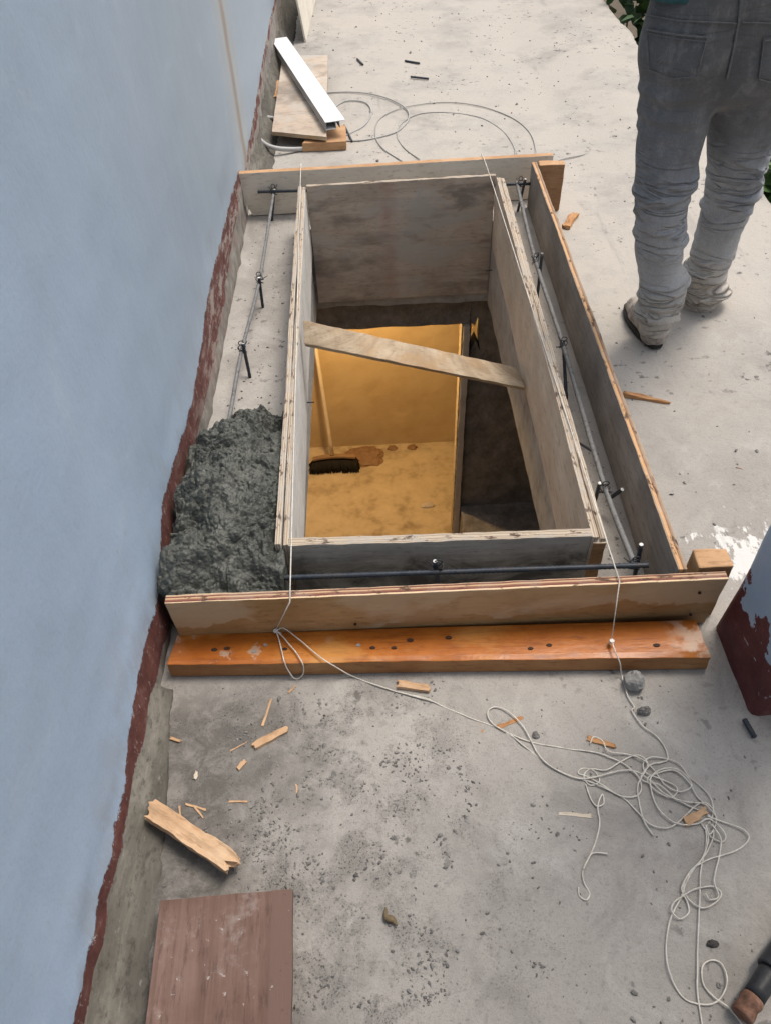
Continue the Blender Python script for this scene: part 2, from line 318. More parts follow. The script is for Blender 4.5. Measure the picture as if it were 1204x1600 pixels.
def mk_mortar():
    k = M('fresh_mortar', .5, .45)
    a = k.noise(9, det=6, rough=.65); b = k.noise(60, det=5, rough=.7); v = k.vor(120)
    c = k.ramp(a, (0.32, al(.036, .039, .035)), (0.5, al(.064, .068, .06)), (0.68, al(.115, .119, .106)))
    c = k.mix(k.ramp(b, (0.56, 0), (0.7, .7)), c, al(.15, .157, .138))
    c = k.mix(k.ramp(b, (0.34, .7), (0.46, 0)), c, al(.02, .024, .021))
    h = k.math('ADD', k.math('MULTIPLY', b, .5), k.math('MULTIPLY', v, -.5))
    MAT['mortar'] = k.done(c, k.bump(h, .8, .006), k.ramp(b, (0.35, .35), (0.65, .8)))
mk_mortar()
def mk_jeans():
    k = M('grey_denim', .9, .2); x, y, z = k.xyz()[:3]
    e = k.math('ADD', z, k.math('MULTIPLY', k.math('SUBTRACT', k.noise(7, det=7, rough=.68), .5), .38))
    base = k.ramp(e, (0.10, al(.52, .475, .42)), (0.20, al(.49, .47, .44)), (0.32, al(.42, .425, .435)), (0.54, al(.345, .36, .385)), (0.72, al(.20, .206, .218)), (1.0, al(.145, .142, .14)))
    d = k.noise(22, co=k.scale(1, 1, .6), det=6, rough=.7)
    c = k.mix(k.ramp(d, (0.5, 0), (0.72, .55)), base, k.mix(.6, base, al(.5, .48, .46)))
    lg = k.noise(4.5, co=k.scale(1, 1, .5), det=4, rough=.6)
    c = k.mix(k.ramp(lg, (.36, .45), (.5, 0)), c, k.mix(.6, c, al(.03, .032, .036)))
    c = k.mix(k.ramp(lg, (.55, 0), (.7, .4)), c, k.mix(.5, c, al(.5, .5, .5)))
    tw = k.noise(500, co=k.scale(1, 1, .35), det=2)
    c = k.mix(k.ramp(tw, (.4, .25), (.6, 0)), c, al(.05, .052, .056))
    wv = k.noise(1.0, co=k.scale(5, 5, 24, rot=(.3, .22, 0)), det=2, rough=.5, dist=.5)
    cr = k.ramp(k.math('ABSOLUTE', k.math('SUBTRACT', wv, .5)), (0, 0), (.06, 1))
    kn = k.math('ADD', k.math('MULTIPLY', k.smooth(k.math('ABSOLUTE', k.math('SUBTRACT', z, .53)), .22, .04), 1.0), k.math('ADD', k.smooth(z, .34, .16), .12))
    crease = k.bump(k.math('MULTIPLY', k.math('MULTIPLY', cr, kn), 1.0), .8, .014)
    MAT['jeans'] = k.done(c, k.bump(k.math('ADD', k.math('MULTIPLY', k.noise(30, co=k.scale(.5, .5, 1.6), det=4), 1.0), k.math('MULTIPLY', tw, .12)), .5, .008, crease))
mk_jeans()
def mk_leaf():
    k = M('leaf_green', .5, .4)
    c = k.ramp(k.noise(3, det=3), (0.3, al(.02, .05, .012)), (0.5, al(.045, .1, .025)), (0.7, al(.1, .17, .05)))
    k.b.inputs['Transmission Weight'].default_value = 0.0
    MAT['leaf'] = k.done(c)
mk_leaf()

# ------------------------------------------------------------------ object helpers
def tag(o, label=None, cat=None, group=None, kind=None):
    if label: o['label'] = label
    if cat: o['category'] = cat
    if group: o['group'] = group
    if kind: o['kind'] = kind
    return o
def thing(name, label, cat, loc=(0, 0, 0), group=None):
    o = bpy.data.objects.new(name, None); COL.objects.link(o); o.location = loc; o.empty_display_size = .05
    return tag(o, label, cat, group)
def adopt(o, par):
    """parent o to par; par has only a location, o is placed in world terms"""
    o.parent = par
    off = Vector((0, 0, 0)); q = par
    while q: off += q.location if q.type == 'EMPTY' else Vector((0, 0, 0)); q = q.parent
    if par.type == 'EMPTY': o.matrix_parent_inverse = Matrix.Translation(-off)
    else: o.matrix_parent_inverse = par.matrix_basis.inverted()
    return o
def link(name, bm, mats, par=None, smooth=False, loc=None, rotz=0.0, bevel=0):
    me = bpy.data.meshes.new(name)
    bmesh.ops.recalc_face_normals(bm, faces=bm.faces)
    bm.to_mesh(me); bm.free()
    for mm in (mats if isinstance(mats, (list, tuple)) else [mats]): me.materials.append(MAT[mm] if isinstance(mm, str) else mm)
    if smooth: me.polygons.foreach_set('use_smooth', [True] * len(me.polygons))
    o = bpy.data.objects.new(name, me); COL.objects.link(o)
    if loc is not None: o.location = loc
    o.rotation_euler.z = rotz
    if bevel:
        b = o.modifiers.new('bevel', 'BEVEL'); b.width = bevel; b.segments = 2; b.limit_method = 'ANGLE'; b.angle_limit = R(50)
    if par: adopt(o, par)
    return o
def nz(p, s, seed=0.0): return noise.noise(Vector(p) * s + Vector((seed, seed * 1.7, -seed)))
def box_grid(bm, x0, x1, y0, y1, z0, z1, nx=1, ny=1, nzv=1, fn=None, face_mi=0, edge_mi=0, back_mi=None):
    """closed box with subdivided faces; fn displaces each vertex"""
    vs = {}
    def v(i, j, k):
        key = (i, j, k)
        if key not in vs:
            p = Vector((x0 + (x1 - x0) * i / nx, y0 + (y1 - y0) * j / ny, z0 + (z1 - z0) * k / nzv))
            if fn: p = fn(p)
            vs[key] = bm.verts.new(p)
        return vs[key]
    def f(q, mi):
        fc = bm.faces.new(q); fc.material_index = mi
    for i in range(nx):
        for k in range(nzv):
            f((v(i, 0, k), v(i + 1, 0, k), v(i + 1, 0, k + 1), v(i, 0, k + 1)), face_mi)
            f((v(i, ny, k), v(i, ny, k + 1), v(i + 1, ny, k + 1), v(i + 1, ny, k)), face_mi if back_mi is None else back_mi)
        for j in range(ny):
            f((v(i, j, 0), v(i, j + 1, 0), v(i + 1, j + 1, 0), v(i + 1, j, 0)), edge_mi)
            f((v(i, j, nzv), v(i + 1, j, nzv), v(i + 1, j + 1, nzv), v(i, j + 1, nzv)), edge_mi)
    for j in range(ny):
        for k in range(nzv):
            f((v(0, j, k), v(0, j, k + 1), v(0, j + 1, k + 1), v(0, j + 1, k)), edge_mi)
            f((v(nx, j, k), v(nx, j + 1, k), v(nx, j + 1, k + 1), v(nx, j, k + 1)), edge_mi)
def board(name, a, b, z0, z1, th, mats, par, label=None, jit=.0012, chip=.003, seed=0, bevel=.0012, dz=0.0, lean=0.0, cut=None, flat_top=0):
    """upright board; a->b is the line of its near (local y=0) face; local x along, y thickness, z up"""
    a = Vector((a[0], a[1], 0)); b = Vector((b[0], b[1], 0)); L = (b - a).length; ang = math.atan2(b.y - a.y, b.x - a.x)
    bm = bmesh.new()
    def fn(p):
        top = max(0, (p.z - z0) / (z1 - z0))
        q = p.copy()
        q.y += nz((p.x, 0, p.z * .5), 2.2, seed) * jit * 3 + nz(p, 22, seed) * jit + lean * (p.z - z1)
        if top > .99: q.z += nz((p.x, p.y * 2, 0), 26, seed + 3) * chip + nz((p.x, 0, 0), 1.5, seed) * chip + dz * p.x / L
        if p.x < .001 or p.x > L - .001: q.x += nz((0, p.y * 3, p.z), 30, seed + 5) * chip
        if cut and top < .5: q.z += cut(p)
        return q
    nx = max(8, int(L / .02)); box_grid(bm, 0, L, 0, th, z0, z1, nx, 2, max(3, int((z1 - z0) / .03)), fn, 0, 1, 2 if len(mats) > 2 else None)
    o = link(name, bm, mats, par, loc=(a.x, a.y, 0), rotz=ang, bevel=bevel)
    if par: adopt(o, par)
    if label: o['label'] = label
    return o
def catmull(pts, n=8):
    P = [Vector(p) for p in pts]; P = [P[0] * 2 - P[1]] + P + [P[-1] * 2 - P[-2]]; out = []
    for i in range(1, len(P) - 2):
        a, b, c, d = P[i - 1], P[i], P[i + 1], P[i + 2]
        for k in range(n):
            t = k / n
            out.append(.5 * ((2 * b) + (c - a) * t + (2 * a - 5 * b + 4 * c - d) * t * t + (3 * b - a - 3 * c + d) * t ** 3))
    out.append(P[-2]); return out
def tube(bm, pts, r, seg=6, ribs=None, mi=0, taper=None):
    rings = []; T0 = None; up = None
    for i, p in enumerate(pts):
        t = (pts[min(i + 1, len(pts) - 1)] - pts[max(i - 1, 0)])
        if t.length < 1e-9: t = Vector((0, 0, 1))
        t.normalize()
        if up is None:
            up = t.orthogonal().normalized()
        else:
            up = (up - t * up.dot(t))
            up = up.normalized() if up.length > 1e-6 else t.orthogonal().normalized()
        s = t.cross(up); rr = r(i / max(1, len(pts) - 1)) if callable(r) else r
        if ribs: rr *= ribs(i)
        rings.append([bm.verts.new(p + (up * math.cos(6.28318 * k / seg) + s * math.sin(6.28318 * k / seg)) * rr) for k in range(seg)])
    for a, b in zip(rings, rings[1:]):
        for k in range(seg):
            f = bm.faces.new((a[k], a[(k + 1) % seg], b[(k + 1) % seg], b[k])); f.material_index = mi; f.smooth = True
    for rg in (rings[0][::-1], rings[-1]):
        f = bm.faces.new(rg); f.material_index = mi
def straight(a, b, n): return [Vector(a).lerp(Vector(b), i / n) for i in range(n + 1)]
def prism(bm, poly, holes, f3, mi=0):
    """poly with holes, f3(u,v,side) -> 3-D point for side 0/1"""
    loops = [poly] + holes
    flat = [p for l in loops for p in l]
    tris = tessellate_polygon([[Vector((p[0], p[1], 0)) for p in l] for l in loops])
    A = [bm.verts.new(f3(u, v, 0)) for u, v in flat]; B = [bm.verts.new(f3(u, v, 1)) for u, v in flat]
    for t in tris:
        try: bm.faces.new([A[i] for i in t]).material_index = mi; bm.faces.new([B[i] for i in reversed(t)]).material_index = mi
        except ValueError: pass
    s = 0
    for l in loops:
        n = len(l)
        for i in range(n):
            bm.faces.new((A[s + i], A[s + (i + 1) % n], B[s + (i + 1) % n], B[s + i])).material_index = mi
        s += n
def slab_box(name, x0, x1, y0, y1, z0, z1, mat, par=None, res=.08, amp=.004, sc=9, seed=0, bevel=0):
    bm = bmesh.new()
    def fn(p):
        return p + Vector((nz(p, sc, seed), nz(p, sc, seed + 9), nz(p, sc, seed + 17))) * amp
    box_grid(bm, x0, x1, y0, y1, z0, z1, max(1, int((x1 - x0) / res)), max(1, int((y1 - y0) / res)), max(1, int((z1 - z0) / res)), fn)
    return link(name, bm, mat, par, bevel=bevel)

# ------------------------------------------------------------------ ground, roof floor with its opening
bm = bmesh.new()
n = 40
vv = [[bm.verts.new((-120 + 240 * i / n, -120 + 240 * j / n, -2.75 + .15 * nz((i, j, 0), .3))) for j in range(n + 1)] for i in range(n + 1)]
for i in range(n):
    for j in range(n): bm.faces.new((vv[i][j], vv[i + 1][j], vv[i + 1][j + 1], vv[i][j + 1]))
tag(link('ground', bm, 'earth'), kind='structure')

HX0, HX1, HY0, HY1 = -.289, .545, 1.285, 3.318
def axis(a, b, step, marks):
    pts = sorted(set([a, b] + marks)); out = []
    for p, q in zip(pts, pts[1:]):
        k = max(1, round((q - p) / step)); out += [p + (q - p) * i / k for i in range(k)]
    return out + [b]
def floor_z(x, y):
    z = .006 * nz((x, y, 0), 1.7) + .003 * nz((x, y, 2), 7)
    if x > 1.05: z += .035 * min(1, (x - 1.05) / .35) * (1 - .3 * nz((x, y, 5), 2))
    ins = 1.0
    if -.75 < x < .95 and .9 < y < 3.6: z *= .3
    return z
bm = bmesh.new()
xs = axis(-.75, 1.78, .035, [HX0, HX1]); ys = axis(-2.5, 10, .04, [HY0, HY1])
top = {}; bot = {}
def inh(i, j): return HX0 - 1e-6 <= xs[i] < HX1 - 1e-6 and HY0 - 1e-6 <= ys[j] < HY1 - 1e-6
SB = -.405
def tv(i, j):
    if (i, j) not in top:
        x, y = xs[i], ys[j]
        ex = .03 * nz((0, y, 0), 3) + .012 * nz((0, y, 4), 14) if i == len(xs) - 1 else 0
        top[(i, j)] = bm.verts.new((x + ex, y, floor_z(x, y)))
    return top[(i, j)]
def bv(i, j):
    if (i, j) not in bot:
        x, y = xs[i], ys[j]; bot[(i, j)] = bm.verts.new((x, y, SB + .012 * nz((x, y, 8), 9)))
    return bot[(i, j)]
NX, NY = len(xs) - 1, len(ys) - 1
for i in range(NX):
    for j in range(NY):
        if inh(i, j): continue
        f = bm.faces.new((tv(i, j), tv(i + 1, j), tv(i + 1, j + 1), tv(i, j + 1))); f.smooth = True
        bm.faces.new((bv(i, j), bv(i, j + 1), bv(i + 1, j + 1), bv(i + 1, j))).material_index = 1
        for (di, dj, a, b) in ((-1, 0, (i, j), (i, j + 1)), (1, 0, (i + 1, j + 1), (i + 1, j)), (0, -1, (i + 1, j), (i, j)), (0, 1, (i, j + 1), (i + 1, j + 1))):
            ni, nj = i + di, j + dj
            if ni < 0 or nj < 0 or ni >= NX or nj >= NY or inh(ni, nj):
                bm.faces.new((tv(*a), tv(*b), bv(*b), bv(*a))).material_index = 1
mk_simple('slab_cut', [al(.25, .24, .228), al(.36, .35, .335), al(.44, .43, .41)], 14, .9, .6, .006, det=7)
tag(link('roof_floor', bm, ['floor', 'slab_cut']), kind='structure')

# ------------------------------------------------------------------ blue wall with its red skirting band, and the render cove at its foot
WX = -.585
bm = bmesh.new()
ny, nzv = 300, 90
def wallp(y, z):
    x = WX + .006 * nz((0, y, z), 1.3) + .002 * nz((0, y, z), 9)
    if z < .28: x += .012 * (1 - z / .28) * (1 + nz((0, y, z), 12))
    return (x, y, z)
g = [[None] * (nzv + 1) for _ in range(ny + 1)]
for i in range(ny + 1):
    y = -2.5 + 12.5 * i / ny
    for k in range(nzv + 1):
        t = k / nzv; z = -.02 + 3.4 * t ** 1.8
        g[i][k] = bm.verts.new(wallp(y, z))
for i in range(ny):
    for k in range(nzv): bm.faces.new((g[i][k], g[i + 1][k], g[i + 1][k + 1], g[i][k + 1])).smooth = True
bk = [[bm.verts.new((WX - .16, -2.5 + 12.5 * i, z)) for z in (-.02, 3.38)] for i in (0, 1)]
bm.faces.new((bk[0][0], bk[1][0], bk[1][1], bk[0][1]))
bm.faces.new([g[i][nzv] for i in range(ny + 1)] + [bk[1][1], bk[0][1]]); bm.faces.new([g[i][0] for i in range(ny + 1)] + [bk[1][0], bk[0][0]])
bm.faces.new([g[0][k] for k in range(nzv + 1)] + [bk[0][1], bk[0][0]]); bm.faces.new([g[ny][k] for k in range(nzv + 1)] + [bk[1][1], bk[1][0]])
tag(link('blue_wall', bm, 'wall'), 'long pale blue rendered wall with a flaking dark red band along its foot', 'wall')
def cove(name, y0, y1, wf, label, mat):
    bm = bmesh.new(); n = int((y1 - y0) / .02); rows = []
    for i in range(n + 1):
        y = y0 + (y1 - y0) * i / n; w_, h_ = wf(y); row = []
        for k in range(9):
            t = k / 8; x = WX - .01 + (w_ + .01) * t; z = h_ * (1 - t) ** 1.7 * (1 + .0 * t) + .001
            d = nz((x, y, z), 16, 2) * .006 + nz((x, y, z), 60, 2) * .002
            row.append(bm.verts.new((x + (d * .4 if k < 8 else .012 * nz((0, y, 0), 18)), y, z + d * (1 if k < 8 else 0) - (.004 if k == 8 else 0))))
        row.append(bm.verts.new((WX - .01, y, -.004))); rows.append(row)
    for a, b in zip(rows, rows[1:]):
        for k in range(10):
            f = bm.faces.new((a[k], a[(k + 1) % 10], b[(k + 1) % 10], b[k])); f.smooth = k < 8
    bm.faces.new(rows[0]); bm.faces.new(rows[-1][::-1])
    return tag(link(name, bm, mat), label, 'skirting')
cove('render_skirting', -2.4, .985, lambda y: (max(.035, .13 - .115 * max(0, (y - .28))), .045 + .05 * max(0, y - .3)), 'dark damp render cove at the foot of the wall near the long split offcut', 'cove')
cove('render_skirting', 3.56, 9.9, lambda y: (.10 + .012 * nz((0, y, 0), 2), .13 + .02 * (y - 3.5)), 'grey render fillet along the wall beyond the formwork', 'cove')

# ------------------------------------------------------------------ pillar
bm = bmesh.new()
def pf(p): return p + Vector((nz(p, 7, 3) * .008, nz(p, 7, 4) * .008, 0)) + (Vector((-.012 * (1 - p.z / .15), 0, 0)) if p.z < .15 else Vector())
box_grid(bm, .835, 1.12, .845, 1.105, -.03, 2.55, 6, 6, 60, pf)
tag(link('pillar', bm, 'pillar', bevel=.02), 'blue pillar with a dark red painted foot beside the timber end', 'pillar')
slab_box('unseen_shade_roof', WX + .02, 2.4, -2.4, .45, 2.56, 2.70, 'shade_roof_white', amp=.002, res=.2)  # unseen overhead slab, added to keep sky light off the near floor
tag(bpy.data.objects['unseen_shade_roof'], 'unseen roof slab added to shade the near end of the path', 'roof')

# ------------------------------------------------------------------ room below the opening
RF = -2.35
tag(slab_box('room_floor', -1.7, 1.75, .1, 4.8, RF - .12, RF, 'room_floor', amp=.004, res=.06), kind='structure')
tag(slab_box('yellow_wall', -1.7, 1.75, 4.47, 4.62, RF + .001, -.41, 'yellow_plaster', amp=.004), 'yellow plastered wall of the lit room under the opening', 'wall')
t = thing('stairwell_walls', 'dark concrete walls closing the room below the opening', 'wall', (0, 2, RF))
slab_box('wall_panel', -1.85, -1.701, .1, 4.62, RF + .001, -.41, 'yellow_plaster', t)
slab_box('wall_panel', 1.751, 1.9, .1, 4.62, RF + .001, -.41, 'dark_concrete', t)
slab_box('wall_panel', -1.7, 1.75, -.05, .099, RF + .001, -.41, 'dark_concrete', t)
t = thing('partition_wall', 'rough dark partition with a broken hole, right of the lit doorway', 'wall', (.9, 3.42, RF))
bm = bmesh.new()
ho = [GY(*p, 3.39) for p in ((734, 548), (731, 528), (736, 505), (741, 509), (746, 495), (749, 512), (747, 530), (749, 548), (742, 532), (738, 540))]
ho = [(p.x, p.z) for p in ho]
prism(bm, [(.476, RF + .002), (1.749, RF + .002), (1.749, -.405), (.476, -.405)], [ho], lambda u, v, s: Vector((u, 3.39 + .1 * s, v)))
link('wall_face', bm, 'dark_concrete', t)
slab_box('lintel', -1.699, .475, 3.38, 3.49, -.575, -.408, 'dark_concrete', t, amp=.006, res=.04)
bm = bmesh.new()
box_grid(bm, .44, .474, 3.36, 3.47, RF + .002, -.577, 2, 4, 90, lambda p: p + Vector((nz(p, 22, 1) * .004, nz(p, 20, 2) * .003, 0)))
jo = link('door_jamb', bm, 'jamb_grey', t)
bm = bmesh.new()
box_grid(bm, .432, .439, 3.372, 3.46, RF + .002, -.577, 2, 4, 110, lambda p: p + Vector(((nz(p, 9, 5) * .010 + nz(p, 40, 5) * .007) if p.x < .43 else 0, nz(p, 20, 2) * .003, 0)))
link('broken_plaster', bm, 'jamb_rough', t)
tag(slab_box('landing', .48, 1.745, 2.6, 3.385, RF + .002, -1.93, 'dark_concrete', amp=.01, res=.05), kind='structure')
# lamp hanging under the slab in the yellow room
t = thing('ceiling_lamp', 'bare warm bulb under the slab of the yellow room', 'lamp', (-.25, 3.86, -.62))
bm = bmesh.new(); bmesh.ops.create_uvsphere(bm, u_segments=16, v_segments=10, radius=.03, matrix=Matrix.Translation((-.25, 3.86, -.62)))
bmat = bpy.data.materials.new('bulb_glow'); bmat.use_nodes = True
_b = bmat.node_tree.nodes['Principled BSDF']; _b.inputs['Emission Color'].default_value = (1, .62, .25, 1); _b.inputs['Emission Strength'].default_value = 30
link('bulb', bm, [bmat], t, smooth=True)
bm = bmesh.new(); tube(bm, straight((-.25, 3.86, -.59), (-.25, 3.86, -.40), 4), .012, 10); link('socket', bm, 'black_rubber', t)
ld = bpy.data.lights.new('lamp_light', 'POINT'); ld.energy = 32; ld.color = (1.0, .64, .27); ld.shadow_soft_size = .04
lo = bpy.data.objects.new('lamp_light', ld); COL.objects.link(lo); lo.location = (-.25, 3.86, -.68); adopt(lo, t)

# broom against the yellow wall
t = thing('broom', 'wooden push broom with black bristles leaning on the yellow wall', 'broom', (-.37, 4.2, RF))
hb = GY(519, 707, 4.24); hb.z = RF + .13
bm = bmesh.new(); top_ = Vector((hb.x - .07, 4.455, RF + 1.45)); tube(bm, straight(hb, top_, 12), .014, 10); link('handle', bm, 'broom_wood', t)
bm = bmesh.new()
c0 = Vector((hb.x + .02, 4.24, RF + .105))
box_grid(bm, c0.x - .17, c0.x + .15, c0.y - .018, c0.y + .018, c0.z - .004, c0.z + .018, 12, 2, 2, lambda p: p + Vector((0, 0, -.02 * abs((p.x - c0.x) / .16) ** 2)))
link('head', bm, 'broom_block', t, bevel=.006)
bm = bmesh.new()
for i in range(900):
    x = c0.x - .17 + .32 * random.random(); y = c0.y - .03 + .06 * random.random(); zt = c0.z - .02 - .02 * abs((x - c0.x) / .16) ** 2
    e = Vector((x + (x - c0.x) * .18 + random.gauss(0, .006), y + (y - c0.y) * .9 - .02 + random.gauss(0, .006), RF + .004 + random.random() * .008))
    tube(bm, [Vector((x, y, zt)), e], .0035, 3)
link('bristles', bm, 'bristle', t)
# mud patch and crumbs on the room floor
def blob(name, c, rx, ry, h, mat, label, cat, seed=0, par=None, rotz=0, n=22, rough=.3, group=None, kind=None):
    bm = bmesh.new(); bmesh.ops.create_icosphere(bm, subdivisions=4 if max(rx, ry) > .05 else 3, radius=1)
    for v in bm.verts:
        p = v.co.copy(); d = 1 + rough * nz(p, 1.6, seed) + rough * .5 * nz(p, 4, seed + 2) + rough * .25 * nz(p, 9, seed + 4)
        v.co = Vector((p.x * rx * d, p.y * ry * d, max(-.15, p.z) * h * d))
    o = link(name, bm, mat, par, smooth=max(rx, ry) > .2, loc=c, rotz=rotz)
    if label: tag(o, label, cat, group, kind)
    return o
p = G(572, 695, RF); blob('mud_patch', (p.x - .02, 4.34, RF), .17, .12, .03, 'brown_mud', 'round brown damp mud patch on the room floor by the broom', 'mud', 3)
p = G(668, 790, RF); blob('plaster_piece', (p.x, p.y, RF), .05, .028, .02, 'chip_pale', 'flat pale plaster fragment on the lit room floor', 'plaster', 5)
for k, (px, py, lab) in enumerate(((612, 693, 'small brown mud clod just right of the mud patch at the yellow wall'), (643, 692, 'dark mud clod farthest right at the foot of the yellow wall'))):
    p = G(px, py, RF); blob('mud_clod', (p.x, min(p.y, 4.42), RF), .04, .03, .02, 'brown_mud', lab, 'mud', 6 + k)

# ------------------------------------------------------------------ inner formwork box
ZT = .203; KS = 1.014
def K2(x, y): return (x * KS, y * KS)
inner = thing('inner_formwork', 'weathered plywood box lining the rectangular opening', 'formwork', (.12, 2.25, 0))
# double plywood on left, right; single at back, front
board('side_board', K2(-.2605, 1.245), K2(-.2945, 3.262), -.10, ZT, .0145, ['ply_white', 'edge_worn'], inner, seed=1, label='pale left board of the box')
board('side_board', K2(-.243, 1.245), K2(-.277, 3.262), -.105, ZT - .003, .0145, ['ply_white', 'edge_worn'], inner, seed=2)
# right boards: local y points left (-x) when going from near to far
board('side_board', K2(.519, 1.222), K2(.551, 3.262), -.10, ZT, .016, ['ply_side', 'edge_worn'], inner, seed=3, label='beige right board of the box')
board('side_board', K2(.5365, 1.222), K2(.5685, 3.262), -.02, ZT - .005, .0155, ['ply_side', 'edge_worn'], inner, seed=4)
board('end_board', K2(-.272, 3.245), K2(.533, 3.265), -.36, ZT + .002, .018, ['ply_cement', 'edge_worn'], inner, seed=5, label='tall cement-stained far board of the box', dz=.004)
board('end_board', K2(-.242, 1.238), K2(.502, 1.224), -.14, ZT, .026, ['ply_dark', 'edge_worn'], inner, seed=6, label='dark stained near board of the box', dz=.0)
board('corner_batten', K2(.504, 1.216), K2(.537, 1.2155), -.02, ZT - .016, .022, ['timber_brown', 'edge_worn'], inner, seed=7)
def nail_bm(p, d, L=.035, r=.0022):
    bm = bmesh.new(); d = Vector(d).normalized(); tube(bm, straight(p, Vector(p) + d * L, 2), r, 6); return bm
for (px, py, X, d) in ((478, 629, -.266, (1, 0, 0)), (768, 422, .535, (-1, -.2, 0))):
    p = GX(px, py, X); link('nail', nail_bm(p, d, .03), 'rebar_dark', inner)
p = GY(487, 440, 3.288); link('nail', nail_bm(p, (1, -.5, 0), .02), 'nail_head', inner)

# brace plank wedged across the box
br = bmesh.new()
A0, A1 = GX(474, 500, -.246), GX(476, 537, -.246); B0, B1 = GX(806, 574, .518), GX(820, 606, .518)
A1 = A0 + (A1 - A0); th = Vector((.0, .012, -.02))
rows = []
NB = 46
for i in range(NB + 1):
    t_ = i / NB; row = []
    for (a, b, o) in ((A0, B0, Vector()), (A1, B1, Vector()), (A1, B1, th), (A0, B0, th)):
        p = a.lerp(b, t_) + o
        p += Vector((nz(p, 40, 2) * .0015, nz(p, 25, 3) * .002, nz(p, 25, 4) * .002))
        row.append(br.verts.new(p))
    rows.append(row)
for a, b in zip(rows, rows[1:]):
    for k in range(4): br.faces.new((a[k], a[(k + 1) % 4], b[(k + 1) % 4], b[k]))
br.faces.new(rows[0]); br.faces.new(rows[-1][::-1])
org = A0.copy(); ang = math.atan2((B0 - A0).y, (B0 - A0).x); inv = (Matrix.Translation(org) @ Matrix.Rotation(ang, 4, 'Z')).inverted()
for v in br.verts: v.co = inv @ v.co
tag(link('brace_plank', br, 'timber_old', loc=org, rotz=ang, bevel=.002), 'worn wooden plank wedged slantwise across the plywood box', 'plank')

# ------------------------------------------------------------------ outer formwork
outer = thing('outer_formwork', 'outer plywood frame around the box with an orange timber along its near side', 'formwork', (.12, 2.2, 0))
ZF = .202
fl, fr = G(257, 944, ZF), G(1138, 904, ZF)
board('end_board', (fl.x, fl.y), (fr.x, fr.y), .003, ZF, .024, ['ply_front', 'edge_red', 'ply_dark'], outer, seed=11, lean=-.07, flat_top=1, label='tan near board with red-brown laminated top edge', chip=.0015)
ZB = .2
bl, b_r = G(371, 272, ZB), G(864, 243, ZB)
def notch(p): return (.05 if p.x < .035 else 0) + .0
board('end_board', (bl.x, bl.y), (b_r.x, b_r.y), .004, ZB, .03, ['ply_pale', 'timber_raw'], outer, seed=12, label='pale far board with a peach sawn top edge', chip=.0015, cut=notch)
sn, sf = G(1064, 892, .206), G(831, 250, .206)
board('side_board', (sn.x + .016, sn.y + .004), (sf.x + .016, sf.y - .02), .004, .206, .022, ['ply_grey', 'edge_fresh', 'ply_grey'], outer, seed=13, label='long grey board on the path side', chip=.0018)
# timber lying in front
tl, tr = G(268, 1058), G(1102, 1046); tl2 = G(278, 990, .055); tr2 = G(1095, 982, .05)
ang = math.atan2(tr.y - tl.y, tr.x - tl.x); Lt = (tr - tl).length
bm = bmesh.new()
def tf(p):
    q = p.copy(); q.y += nz((p.x, 0, 0), 3, 8) * .003 + (p.y / .083) * (.004 + .022 * p.x / Lt); q.z += nz((p.x, p.y, 0), 4, 2) * .002
    if p.z > .02 and p.y < .01: q.z += -.003 + nz((p.x, 0, 0), 12, 5) * .003; q.y += .002 + nz((p.x, 0, 0), 15, 6) * .002
    if p.x < .01: q.x += .012 * (p.y / .09)
    if p.x > Lt - .01: q.x += -.012 * (p.y / .09) + nz(p, 40) * .006
    return q
box_grid(bm, 0, Lt, 0, .083, .003, .054, 90, 6, 3, tf, 1, 0)
timber = link('timber', bm, ['timber_orange', 'timber_front'], outer, loc=(tl.x, tl.y, 0), rotz=ang, bevel=.003); timber['label'] = 'wet orange timber laid along the near board'
for (px, py, s) in ((355, 1013, 'k'), (397, 1018, 'n'), (415, 1008, 'n'), (560, 1008, 'n'), (582, 1012, 'k'), (615, 1012, 'k'), (335, 1015, 'k'), (445, 1014, 'k'), (828, 1013, 'k'), (857, 1008, 'k'), (1025, 1008, 'k'), (640, 1000, 'k'), (700, 996, 'k')):
    p = G(px, py, .0545); bm = bmesh.new()
    sx = .0065 if s == 'n' else .0055 + .002 * random.random()
    bmesh.ops.create_cone(bm, cap_ends=True, segments=9, radius1=sx, radius2=sx * .8, depth=.003, matrix=Matrix.Translation((p.x, p.y, .0545)) @ Matrix.Diagonal((1.3 if s == 'k' else 1, .8, 1, 1)))
    link('nail_head' if s == 'n' else 'knot', bm, 'nail_head' if s == 'n' else 'knot', timber)
for (px, py) in ((1092, 926), (1078, 960), (555, 975)):
    p = GY(px, py, 1.0); q = fl.lerp(fr, (p.x - fl.x) / (fr.x - fl.x)); pp = GY(px, py, q.y)
    bm = bmesh.new(); bmesh.ops.create_cone(bm, cap_ends=True, segments=9, radius1=.004, radius2=.004, depth=.003, matrix=Matrix.Translation((pp.x, pp.y - .001, pp.z)) @ Matrix.Rotation(R(90), 4, 'X'))
    link('nail_hole', bm, 'knot', outer)
def stake(name, x0, x1, y0, y1, h, mats, label):
    bm = bmesh.new(); L = x1 - x0
    def fn(p):
        q = p + Vector((nz(p, 30, 3) * .002, nz(p, 30, 4) * .002, 0))
        if p.z > h - .001: q.z += nz(p, 14, 8) * .006
        return q
    box_grid(bm, 0, L, 0, y1 - y0, 0.003, h, 8, 4, 10, fn, 1, 0)
    o = link(name, bm, mats, outer, loc=(x0, y0, 0), bevel=.004); o['label'] = label
    return o
stake('stake', .742, .855, 3.385, 3.43, .213, ['timber_raw', 'timber_brown'], 'brown wooden block behind the far corner')
pa = G(1076, 890, .2)
